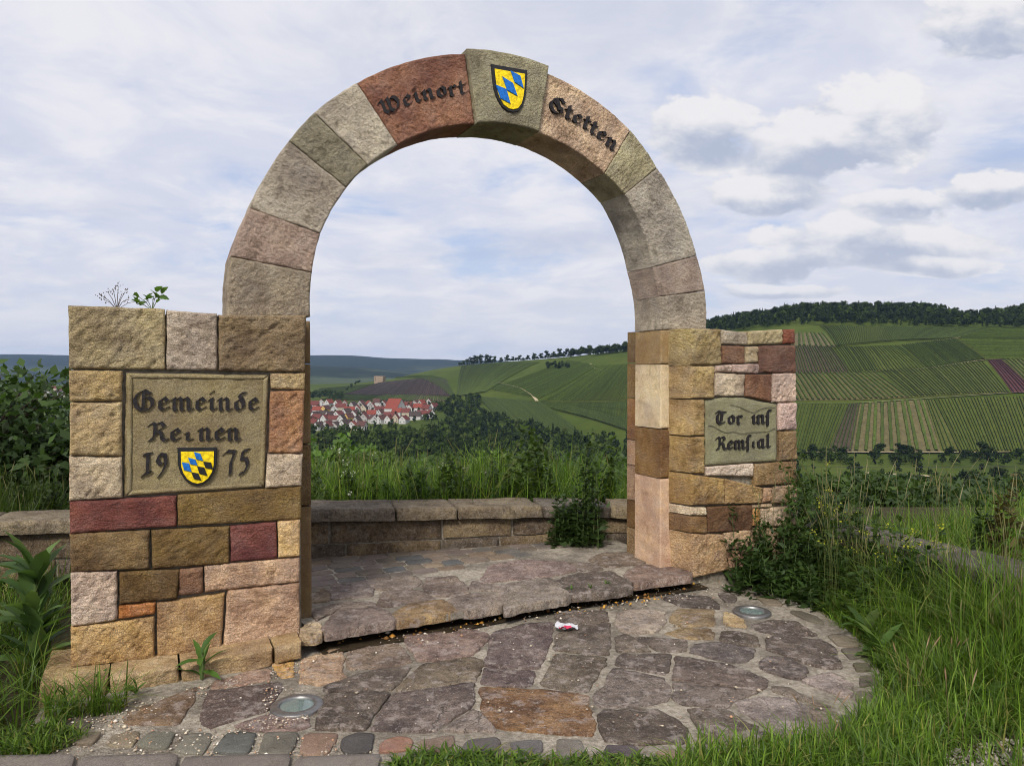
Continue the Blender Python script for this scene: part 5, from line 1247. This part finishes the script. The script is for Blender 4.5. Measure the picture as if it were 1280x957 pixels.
# ------------------------------------------------------------------ grass
def blades(name, P, H, W, lean, col, mat, label, levels=(0, .4, .75, 1.0), az=None, obj=True, parent=None, cat='grass'):
    n = len(P); P = np.asarray(P, float); az = rng.uniform(0, 6.28, n) if az is None else az
    d = np.stack([np.cos(az), np.sin(az), 0 * az], 1); tw = az + np.pi / 2 + rng.uniform(-.6, .6, n); sd = np.stack([np.cos(tw), np.sin(tw), 0 * tw], 1)
    rows = []
    for t, wf in zip(levels, (.8, 1.0, .7, .06)):
        c = P + d * (lean * H * t ** 2)[:, None]; c[:, 2] += H * (t - .35 * np.minimum(lean, 1.4) * t ** 2.2)
        rows.append(c - sd * (W * wf / 2)[:, None]); rows.append(c + sd * (W * wf / 2)[:, None])
    V = np.stack(rows, 1); k = len(levels) * 2
    f = np.concatenate([np.stack([np.arange(n) * k + 2 * i, np.arange(n) * k + 2 * i + 1, np.arange(n) * k + 2 * i + 3, np.arange(n) * k + 2 * i + 2], 1) for i in range(len(levels) - 1)])
    me = np_mesh(name, V.reshape(-1, 3), [f], True, np.repeat(col, k, 0))
    o = link(name, me, mat, parent)
    if label: tag(o, label, cat, kind='stuff')
    return o
GP = np.array([(.105, .170, .022), (.135, .205, .030), (.080, .138, .022), (.165, .225, .042), (.060, .105, .020), (.23, .21, .08)])
GPW = np.array([.24, .20, .2, .10, .18, .08])
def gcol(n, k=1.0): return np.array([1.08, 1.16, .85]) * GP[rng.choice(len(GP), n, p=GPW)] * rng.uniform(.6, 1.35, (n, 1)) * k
AP = np.array(APRON)
def patchy(P):   # tufts of different grasses
    return np.array([[1 + .55 * mnoise.noise(Vector((p[0] * 3.2, p[1] * 3.2, 7.7))) + .3 * mnoise.noise(Vector((p[0] * 9, p[1] * 9, 1.7)))] for p in P])
def edge_dist(x, y):
    a = AP; b = np.roll(AP, -1, 0); p = np.array([x, y]); ab = b - a; t = np.clip(((p - a) * ab).sum(1) / (ab ** 2).sum(1), 0, 1); return float(np.min(np.linalg.norm(a + ab * t[:, None] - p, axis=1)))
def verge(n, u0, u1, D0, D1, hf, cond=None, z=-.03, clump=14):
    P = []; H = []
    while len(P) < n:
        u, D = rng.uniform(u0, u1), rng.uniform(D0, D1); cx, cy = uD(u, D); k = rng.integers(4, clump); hh = rng.uniform(.6, 1.25)
        for _ in range(k):
            x, y = cx + rng.normal(0, .035), cy + rng.normal(0, .035)
            if inside(x, y, AP) and edge_dist(x, y) > .03: continue
            if cond and not cond(x, y): continue
            P.append((x, y, z)); H.append(hf(x, y) * hh * rng.uniform(.65, 1.2))
    return np.array(P[:n]), np.array(H[:n])
def hf_r(x, y):
    u, D = to_uD(x, y); d = edge_dist(x, y); b = .13 + .42 * min(1, d / .75)
    if u > 4.3 and 2.5 < D < 3.9: b += .16 * min(1, (u - 4.3) / .4)
    if D > 3.9: b *= .7
    if D < 2.5: b *= .6
    return b
GRAV = np.array([on_floor(*q) for q in ((1150, 975), (1195, 930), (1240, 915), (1330, 905), (1420, 1000), (1180, 1020))])
notwall = lambda x, y: to_uD(x, y)[0] < 4.99 and (not inside(x, y, GRAV) or rng.random() < .12) and not (to_uD(x, y)[0] > 4.35 and to_uD(x, y)[1] > 4.78)
P, H = verge(15000, 2.3, 5.0, .9, 4.75, hf_r, notwall)
blades('grass', P, H, rng.uniform(.004, .0085, len(P)), np.abs(rng.normal(.62, .45, len(P))), gcol(len(P)) * patchy(P), M_GRASS, 'tall bright grass on the verge between paving and right parapet')
P, H = verge(9000, 3.2, 4.95, 1.6, 4.3, lambda x, y: hf_r(x, y) * .6, notwall)
blades('grass', P, H, rng.uniform(.004, .009, len(P)), np.abs(rng.normal(.8, .4, len(P))), gcol(len(P), .85), M_GRASS, 'low tangled undergrass along the paving edge')
def band(n, line, o0, o1, h0, h1, z=0.0):
    tot = sum(math.dist(a, b) for a, b in zip(line, line[1:])); P = []
    for _ in range(n):
        s = rng.uniform(0, tot); a = np.array(walk(line, s)); b = np.array(walk(line, min(tot, s + .02)));
        d = b - a if np.linalg.norm(b - a) > 1e-6 else np.array([U[0], U[1]]) * .02
        d = d / np.linalg.norm(d); nn = np.array([-d[1], d[0]]); o = rng.uniform(o0, o1); q = a + nn * o; P.append((q[0], q[1], z))
    patch = np.array([mnoise.noise(Vector((p[0] * 1.3, p[1] * 1.3, 2.0))) for p in P])
    return np.array(P), rng.uniform(h0, h1, n) * (1 + .35 * patch)
P, H = band(10500, [uD(-.5, 6.87)] + back_line[2:], .48, 2.6, .45, .95, -.03)
blades('grass', P, H, rng.uniform(.005, .011, len(P)), np.abs(rng.normal(.5, .4, len(P))), gcol(len(P)) * patchy(P), M_GRASS, 'tall meadow grass growing behind the curved parapet')
P, H = band(19000, right_line, .5, 5.2, .36, .62, -.03); H = H * np.array([1.0 + .55 * max(0.0, min(1.0, (3.4 - to_uD(p[0], p[1])[1]) / 1.2)) for p in P])
blades('grass', P, H, rng.uniform(.005, .011, len(P)), np.abs(rng.normal(.45, .3, len(P))), gcol(len(P)), M_GRASS, 'tall meadow grass beyond the right parapet')
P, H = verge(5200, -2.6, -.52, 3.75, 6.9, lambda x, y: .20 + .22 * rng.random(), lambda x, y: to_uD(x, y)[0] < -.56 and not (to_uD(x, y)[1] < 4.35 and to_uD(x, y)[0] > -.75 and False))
blades('grass', P, H, rng.uniform(.004, .009, len(P)), np.abs(rng.normal(.6, .4, len(P))), gcol(len(P), .75), M_GRASS, 'darker grass at the foot of the left pillar')  # blade colours evenly scaled darker
def strip_px(poly, n, h0, h1, lab, k=1.0, lean=.8, w=(.004, .009), z=.0):
    P = np.array(scatter_px(poly, n, z)); blades('grass', P, rng.uniform(h0, h1, n), rng.uniform(*w, n), np.abs(rng.normal(lean, .4, n)), gcol(n, k), M_GRASS, lab)
strip_px([(492,952),(530,944),(600,942),(650,950),(700,956),(730,948),(770,950),(840,954),(840,990),(480,990)], 2600, .03, .075, 'low clover and grass creeping over the front setts', .8, 1.0, (.006, .013))
strip_px([(850,955),(930,945),(1040,932),(1085,900),(1150,900),(1190,980),(830,990)], 3200, .06, .20, 'bright short grass along the front edge of the paving', 1.05, .6)
strip_px([(-10,925),(70,905),(110,925),(60,945),(-10,950)], 900, .03, .09, 'sparse short grass at the lower left corner of the paving', .8)
strip_px([(50,893),(140,886),(160,880),(150,892),(60,905)], 260, .08, .28, 'thin grass tufts growing along the plinth', .9)
strip_px([(930,728),(1000,742),(1080,790),(1105,840),(1120,840),(1090,780),(1000,728)], 1800, .04, .13, 'creeping greenery over the curved paving edge', .8, 1.0, (.006, .014))
# seed heads standing above the grass
def stalks(P, H, label, c_st=(.12, .14, .045), c_hd=(.20, .18, .085)):
    n = len(P); az = rng.uniform(0, 6.28, n); ln = rng.uniform(.05, .4, n)
    V = []; C = []
    d = np.stack([np.cos(az), np.sin(az), 0 * az], 1); sd = np.stack([-np.sin(az + .7), np.cos(az + .7), 0 * az], 1)
    for t, w, c in ((0, .0022, c_st), (.45, .002, c_st), (.82, .0018, c_st), (.88, .006, c_hd), (.94, .0065, c_hd), (1.0, .001, c_hd)):
        q = P + d * (ln * H * t ** 2)[:, None]; q[:, 2] += H * t * (1 - .12 * ln)
        V += [q - sd * w / 2, q + sd * w / 2]; cc = np.array(c)[None] * rng.uniform(.8, 1.2, (n, 1)); C += [cc, cc]
    V = np.stack(V, 1); C = np.stack(C, 1); k = 12
    f = np.concatenate([np.stack([np.arange(n) * k + 2 * i, np.arange(n) * k + 2 * i + 1, np.arange(n) * k + 2 * i + 3, np.arange(n) * k + 2 * i + 2], 1) for i in range(5)])
    o = link('grass_seed_heads', np_mesh('grass_seed_heads', V.reshape(-1, 3), [f], False, C.reshape(-1, 3)), M_GRASS); tag(o, label, 'grass', kind='stuff')
P, H = verge(420, 4.1, 4.98, 1.8, 4.7, lambda x, y: .85, notwall); stalks(P, H, 'pale flowering grass stalks on the verge by the right parapet')
P, H = band(300, right_line, .5, 2.2, .7, 1.05, -.03); stalks(P, H, 'pale grass seed heads beyond the right parapet')
P, H = band(240, back_line, .5, 2.0, .75, 1.02, -.03); stalks(P, H, 'grass seed heads behind the curved parapet')
P, H = verge(120, 2.4, 4.2, 1.0, 2.9, lambda x, y: .40, notwall); stalks(P, H, 'reddish seed stalks at the front edge of the grass', (.2, .16, .08), (.32, .2, .13))

# ------------------------------------------------------------------ weeds and shrubs
def weed(name, base, h, nst, per, leaf, col, label, spread=.12, asp=2.2, flower=None, cat='weed', lean=.25, group=None, stem_c=None, leafout=.05):
    """several upright stems set with many leaves"""
    base = np.array(base, float); r = root(name, tuple(base)); tag(r, label, cat, group)
    m = MB(); C_ = []; N_ = []; S = []; FL_ = []
    for k in range(nst):
        a = rng.uniform(0, 6.28); hh = h * rng.uniform(.55, 1.0) if k else h; b = np.array([rng.normal(0, spread * .6), rng.normal(0, spread * .6), 0]); dv = np.array([math.cos(a), math.sin(a), 0]) * lean * hh * rng.uniform(.2, 1)
        pts = [b + dv * t ** 1.6 + np.array([0, 0, hh * t]) + np.array([rng.normal(0, .006), rng.normal(0, .006), 0]) * (t > 0) for t in np.linspace(0, 1, 6)]
        m.tube([tuple(p) for p in pts], [.0045, .004, .0035, .003, .0022, .0012], 4, cap=False)
        t = rng.uniform(.03, 1, per); i = np.minimum((t * 5).astype(int), 4); p = np.array(pts); c = p[i] + (p[i + 1] - p[i]) * (t * 5 - i)[:, None]
        an = rng.uniform(0, 6.28, per); out = np.stack([np.cos(an), np.sin(an), rng.uniform(-.2, .5, per)], 1); L = leafout * (1.35 - t)[:, None] * rng.uniform(.3, 1.7, (per, 1))
        C_.append(c + out * L); N_.append(np.stack([-.6 * np.cos(an), -.6 * np.sin(an), np.ones(per)], 1) + rng.normal(0, .4, (per, 3))); S.append(leaf * (1.25 - .7 * t) * rng.uniform(.6, 1.3, per))
        if flower is not None:
            for _ in range(9): FL_.append(pts[-1] + rng.normal(0, .018, 3))
    st = link('stem', m.mesh('stem'), M_STEM, r); st['kind'] = 'stuff'
    C_ = np.concatenate(C_); N_ = np.concatenate(N_); S = np.concatenate(S)
    fo = link('foliage', leaf_mesh('foliage', C_, N_, S, col, asp, .35), M_LEAF, r); fo['kind'] = 'stuff'
    if flower is not None:
        fo = link('flowers', leaf_mesh('flowers', np.array(FL_), rng.normal(size=(len(FL_), 3)) + np.array([0, 0, 1]), .016, flower, 1), M_LEAF, r); fo['kind'] = 'stuff'
    return r
M_STEM = plain_mat('stem', (.07, .10, .03), .8, 0, .2)
DG, MG, LG = (.028, .052, .012), (.040, .072, .015), (.070, .112, .022)
# thicket by the right pillar
for k, (u, D, h, c, fl, lab) in enumerate((
    (4.28, 4.60, .30, DG, None, 'low dark weed hugging the corner of the right pillar'), (4.50, 4.66, .62, DG, None, 'dark ferny weed against the face of the right pillar'), (4.72, 4.58, .98, MG, None, 'tallest leafy weed in front of the right pillar edge'), (4.88, 4.35, .66, DG, (.42, .42, .03), 'dark weed with yellow flower heads by the parapet start'),
    (4.62, 4.30, .52, DG, None, 'bushy dark weed spilling toward the ground light'), (4.80, 4.00, .60, DG, (.42, .42, .03), 'yellow-flowered weed in the middle of the thicket'), (4.60, 3.92, .40, MG, None, 'low broad weed between thicket and paving edge'), (4.88, 3.62, .62, DG, (.42, .42, .03), 'yellow-flowered weed at the grassy end of the thicket'), (4.42, 4.32, .22, MG, None, 'small creeping weed beside the ground light'))):
    weed('weed', wpt(u, D, -.02), h * 1.05, 11, 60, .038, tuple(q * 1.35 for q in c), lab, .19, 2.5, fl, group='weeds by the right pillar', leafout=.075)
# climber by the right pier, behind the step
for k, (u, D, h, lab) in enumerate(((3.58, 5.90, 1.08, 'dark bushy climber beside the right pier of the arch'), (3.42, 6.02, .55, 'smaller dark shrub against the parapet left of the climber'))):
    weed('shrub', wpt(u, D, .10), h, 12, 62, .042, (.042, .074, .018), lab, .10, 1.7, cat='shrub', lean=.10, leafout=.055)
# tall weeds behind the parapet
for k, (px, top, Y, lab) in enumerate(((655, 522, 7.7, 'tall pale weed rising highest above the parapet grass'), (668, 545, 7.9, 'tall pale weed just right of the highest one'), (640, 560, 7.8, 'pale weed just left of the highest one'), (752, 545, 7.9, 'tall weed close to the right pier'), (690, 560, 8.0, 'slender weed between the tall weeds and the pier'), (560, 582, 7.8, 'white-flowered weed left of the tall ones'), (400, 572, 7.4, 'leafy weed at the left end of the visible parapet'))):
    zt = EYE - (top - 458) / F_PX * Y; weed('tall_weed', ((px - CX) / F_PX * Y, Y, -.03), zt + .03, 3, 90, .060, LG, lab, .06, 2.4, (.5, .5, .4) if px == 560 else None, lean=.08, group='weeds behind the parapet')
for k, (px, top, Y, lab) in enumerate(((1010, 600, 6.6, 'leafy weed over the parapet right beside the pillar'), (1062, 612, 6.4, 'pale weed over the right parapet'), (1262, 590, 5.6, 'tall reddish-tipped weed at the right edge'), (1225, 612, 5.8, 'leafy weed left of the reddish one'))):
    zt = EYE - (top - 458) / F_PX * Y; weed('tall_weed', ((px - CX) / F_PX * Y, Y, -.03), zt + .03, 5, 90, .050, MG if k != 2 else (.10, .085, .03), lab, .10, 2.2, lean=.12, group='weeds beyond the right parapet')
for k in range(16):
    s_ = .30 + .42 * k / 15; tot_ = sum(math.dist(a, b) for a, b in zip(back_line, back_line[1:])); q = walk(back_line, tot_ * s_)
    weed('meadow_weed', (q[0] + rng.normal(0, .1), q[1] + rng.uniform(.6, 1.3), -.03), rng.uniform(.64, 1.0), 8, 85, .055, [LG, MG, (.065, .115, .026)][k % 3], f'leafy meadow weed in the grass behind the curved parapet, {ORD[k]} from left', .14, 2.0, (.5, .5, .42) if k % 4 == 1 else None, lean=.3, group='meadow weeds behind the parapet')
# shrub and weeds left of the gate
bough_tree('shrub_tree', (-5.75, 8.3, -.6), 2.30, 2.7, 150, 18, .125, (.046, .082, .018), 'dark leafy shrub tree at the left edge behind the parapet', .12, asp=.55, spread=.13)
for k, (px, top, Y, lab) in enumerate(((18, 590, 6.9, 'brownish flowering weed before the left shrub tree'), (60, 575, 7.0, 'tall weed between shrub tree and pillar'), (40, 610, 6.8, 'shorter weed behind the left parapet'))):
    zt = EYE - (top - 458) / F_PX * Y; weed('tall_weed', ((px - CX) / F_PX * Y, Y, -.03), zt + .03, 5, 80, .045, (.045, .066, .020), lab, .10, 2.2, lean=.15)
for k, (px, top, Y, lab) in enumerate(((14, 545, 8.0, 'dark leafy bush behind the left parapet at the picture edge'), (62, 552, 8.2, 'dark leafy bush behind the parapet next to the left pillar'), (100, 548, 8.6, 'dark bush mostly hidden behind the left pillar'))):
    zt = EYE - (top - 458) / F_PX * Y; bough_tree('dark_bush', ((px - CX) / F_PX * Y, Y, -.1), zt + .1, 1.1, 60, 18, .085, (.030, .054, .014), lab, .15, 'bush', asp=.7, spread=.14)
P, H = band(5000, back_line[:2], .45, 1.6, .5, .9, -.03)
blades('grass', P, H, rng.uniform(.005, .010, len(P)), np.abs(rng.normal(.45, .3, len(P))), gcol(len(P), .42), M_GRASS, 'dark tall grass behind the left parapet')  # much darker blade colour, to sit with the dark bushes

# plants with large leaves: every leaf a piece of its own
def leaf_shape(L, W, fold=.25, droop=.35, n=7):
    v = []; f = []
    for i in range(n + 1):
        t = i / n; w = W * math.sin(math.pi * min(1, t * .96 + .04)) ** .8 * (1 - .25 * t) / 2; x = L * t; z = .35 * L * t - droop * L * t * t
        wv = .05 * W * math.sin(t * 19)
        v += [(x, -w - wv, z + fold * w), (x, 0, z), (x, w + wv, z + fold * w)]
    for i in range(n):
        a = i * 3; f += [(a, a + 3, a + 4, a + 1), (a + 1, a + 4, a + 5, a + 2)]
    return v, f
def rosette(name, base, leaves, label, cols, cat='weed', group=None):
    """leaves: (azimuth, start height, length, width, pitch)"""
    r = root(name, tuple(base)); tag(r, label, cat, group)
    hmax = max(l[1] for l in leaves)
    if hmax > .05:
        m = MB(); m.tube([(0, 0, 0), (.01, .0, hmax * .5), (.0, .01, hmax + .02)], [.011, .009, .005], 6); link('stem', m.mesh('stem'), M_STEM, r)
    for k, (az, z, L, W, pt) in enumerate(leaves):
        v, f = leaf_shape(L, W, random.uniform(.15, .4), random.uniform(.25, .6))
        me = np_mesh('leaf', np.array(v), [np.array(f)], True, np.repeat(np.array([cols[k % len(cols)]]) * random.uniform(.8, 1.2), len(v), 0))
        o = link('leaf', me, M_LEAF, r); o.location = (0, 0, z); o.rotation_euler = (random.uniform(-.3, .3), -pt, az)
lr = random.Random(3)
for k, (u, D, h, lab) in enumerate(((4.80, 4.62, 1.12, 'tall slender weed rising past the right edge of the pillar'), (4.93, 4.45, .98, 'slender weed leaning over the start of the right parapet'), (4.90, 4.12, .92, 'slender pale weed above the thicket by the parapet'), (4.70, 4.22, .80, 'slender weed in front of the thicket'), (4.86, 3.84, .88, 'slender weed where thicket meets tall grass'))):
    weed('tall_weed', wpt(u, D, -.02), h, 3, 60, .040, (.060, .100, .022), lab, .06, 2.6, (.40, .40, .05) if k % 2 else None, lean=.14, leafout=.05, group='slender weeds by the right pillar')
spots = []
while len(spots) < 9:
    x, y = uD(lr.uniform(3.5, 4.8), lr.uniform(2.1, 3.9))
    if not inside(x, y, AP): spots.append((x / y, x, y))
for k, (_, x, y) in enumerate(sorted(spots)):
    rosette('meadow_dock', (x, y, -.02), [(lr.uniform(0, 6.28), lr.uniform(0, .05), lr.uniform(.14, .26), lr.uniform(.05, .09), lr.uniform(.2, 1.1)) for _ in range(9)], f'broad-leaved plant among the right-hand verge grass, {ORD[k]} from left', [(.070, .130, .026), (.055, .105, .022), (.095, .140, .03)], group='broad-leaved plants in the verge')
bx, by = uD(-.62, 5.15)
rosette('dock_plant', (bx, by, .0), [(lr.uniform(0, 6.28), lr.uniform(.0, .62) ** 1.3, lr.uniform(.22, .36), lr.uniform(.08, .13), lr.uniform(.35, 1.25)) for _ in range(44)], 'broad-leaved dock plant against the left pillar', [(.095, .165, .045), (.072, .135, .036), (.120, .190, .055)])
bx, by = uD(-1.0, 5.5)
rosette('dock_plant', (bx, by, .0), [(lr.uniform(0, 6.28), lr.uniform(.03, .5), lr.uniform(.2, .3), lr.uniform(.08, .12), lr.uniform(-.4, .7)) for _ in range(16)], 'lower broad-leaved dock plant further left', [(.040, .085, .024), (.05, .10, .026)])
x, y = on_floor(252, 848, .01)
rosette('plinth_weed', (x, y, .01), [(az, .0 + .02 * k, L, .045, p) for k, (az, L, p) in enumerate(((1.4, .20, 1.2), (3.3, .20, .25), (-.6, .18, .0), (.2, .17, .6), (2.4, .16, .9), (-2.3, .15, .1), (-1.2, .16, -.05), (.9, .14, .9)))], 'small pointed-leaf weed growing at the plinth', [(.075, .145, .026), (.06, .12, .024)])
for k, (px, py, z, n, L, lab) in enumerate(((575, 776, .012, 20, .045, 'tiny bright weed in the gap below the step'), (714, 741, .10, 8, .05, 'first tiny fern on the step edge'), (738, 739, .10, 8, .05, 'second tiny fern on the step edge'), (758, 734, .10, 8, .05, 'third tiny fern on the step edge'), (468, 688, .13, 14, .10, 'small grass tuft at the foot of the parapet'), (598, 681, .13, 14, .07, 'small tuft where parapet blocks meet'), (170, 868, .01, 10, .07, 'tiny weed before the plinth joint'), (120, 860, .01, 12, .10, 'thin weed leaning on the plinth corner'))):
    x, y = on_floor(px, py, z)
    rosette('tiny_weed', (x, y, z), [(lr.uniform(0, 6.28), lr.uniform(0, .03), L * lr.uniform(.6, 1.2), L * .28, lr.uniform(.2, 1.3)) for _ in range(n)], lab, [(.075, .145, .026), (.09, .16, .03)])
# plants on top of the left pillar
def sprig(name, px, py, D, stems, label, col, dry=False):
    u, z = on_wall(px, py, D); base = wpt(u, D, z - .02); r = root(name, base); tag(r, label, 'plant'); m = MB(); ends = []
    for dx, dz in stems:
        e = np.array(wpt(u + dx * .0047, D, z + dz * .0047)) - np.array(base); m.tube([(0, 0, 0), tuple(e * .5 + np.array([0, 0, .012])), tuple(e)], [.0022, .0018, .0012], 4); ends.append(e)
    st = link('stem', m.mesh('stem'), M_TWIG if dry else M_STEM, r); st['kind'] = 'stuff'
    if dry:
        P_ = np.concatenate([e + rng.normal(0, .012, (9, 3)) for e in ends]); sh_ = link('seed_heads', leaf_mesh('seed_heads', P_, rng.normal(size=P_.shape), .010, col, 1), M_LEAF, r); sh_['kind'] = 'stuff'
    else:
        for e in ends:
            for q in range(2):
                v, f = leaf_shape(.060, .055, .2, .5); me = np_mesh('leaf', np.array(v), [np.array(f)], True, np.repeat(np.array([col]) * random.uniform(.8, 1.2), len(v), 0))
                o = link('leaf', me, M_LEAF, r); o.location = tuple(e * (1 - .25 * q)); o.rotation_euler = (random.uniform(-.9, .9), random.uniform(-1.2, .4), random.uniform(0, 6.28))
M_TWIG = plain_mat('dry_twig', (.07, .05, .035), .9)
sprig('leafy_sprig', 190, 384, 5.1, [(-22, 8), (-14, 12), (-6, 9), (2, 14), (8, 10), (12, 18), (-18, 4), (6, 20)], 'green vine-leaf sprig growing on top of the left pillar', (.085, .165, .03))
sprig('dry_umbel', 146, 383, 5.1, [(-18, 14), (-10, 18), (-4, 22), (2, 26), (6, 16), (10, 20), (-14, 8), (12, 10), (24, 8)], 'dry brown seed umbel on top of the left pillar', (.10, .07, .05), True)

# overhead cables crossing the valley
M_WIRE = plain_mat('cable', (.03, .03, .03), .6)
for (pa_, pb_, Y, lab) in (((760, 575), (1500, 578), 150, 'upper overhead cable crossing the valley on the right'), ((760, 579), (1500, 574), 152, 'lower overhead cable crossing the valley on the right'), ((300, 572), (790, 574), 190, 'overhead cable crossing the valley inside the arch')):
    a, b = at(*pa_, Y), at(*pb_, Y); m = MB(); m.tube([tuple(a * (1 - t) + b * t - np.array([0, 0, 1.2 * math.sin(math.pi * t)])) for t in np.linspace(0, 1, 13)], .035, 4)
    o = place('power_cable', m.mesh('power_cable'), M_WIRE); tag(o, lab, 'cable', 'overhead cables')

# ------------------------------------------------------------------ air between here and the far hills
def haze():
    m = bpy.data.materials.new('haze_air'); m.use_nodes = True; t = NT(m.node_tree); t.n.clear()
    v = t.add('ShaderNodeVolumePrincipled'); v.inputs['Color'].default_value = (.42, .62, 1, 1); v.inputs['Density'].default_value = HAZE; v.inputs['Anisotropy'].default_value = 0.0
    v.inputs['Density Attribute'].default_value = ''
    o = t.add('ShaderNodeOutputMaterial'); t.l.new(v.outputs[0], o.inputs['Volume'])
    try: m.cycles.homogeneous_volume = True
    except Exception: pass
    b = MB(); b.box((-28500, -40, -95), (28500, 11900, 260)); ob = link('haze', b.mesh('haze'), m); tag(ob, 'thin blue air between the gate and the far hills', 'haze', kind='stuff')
HAZE = 3.8e-5
haze()
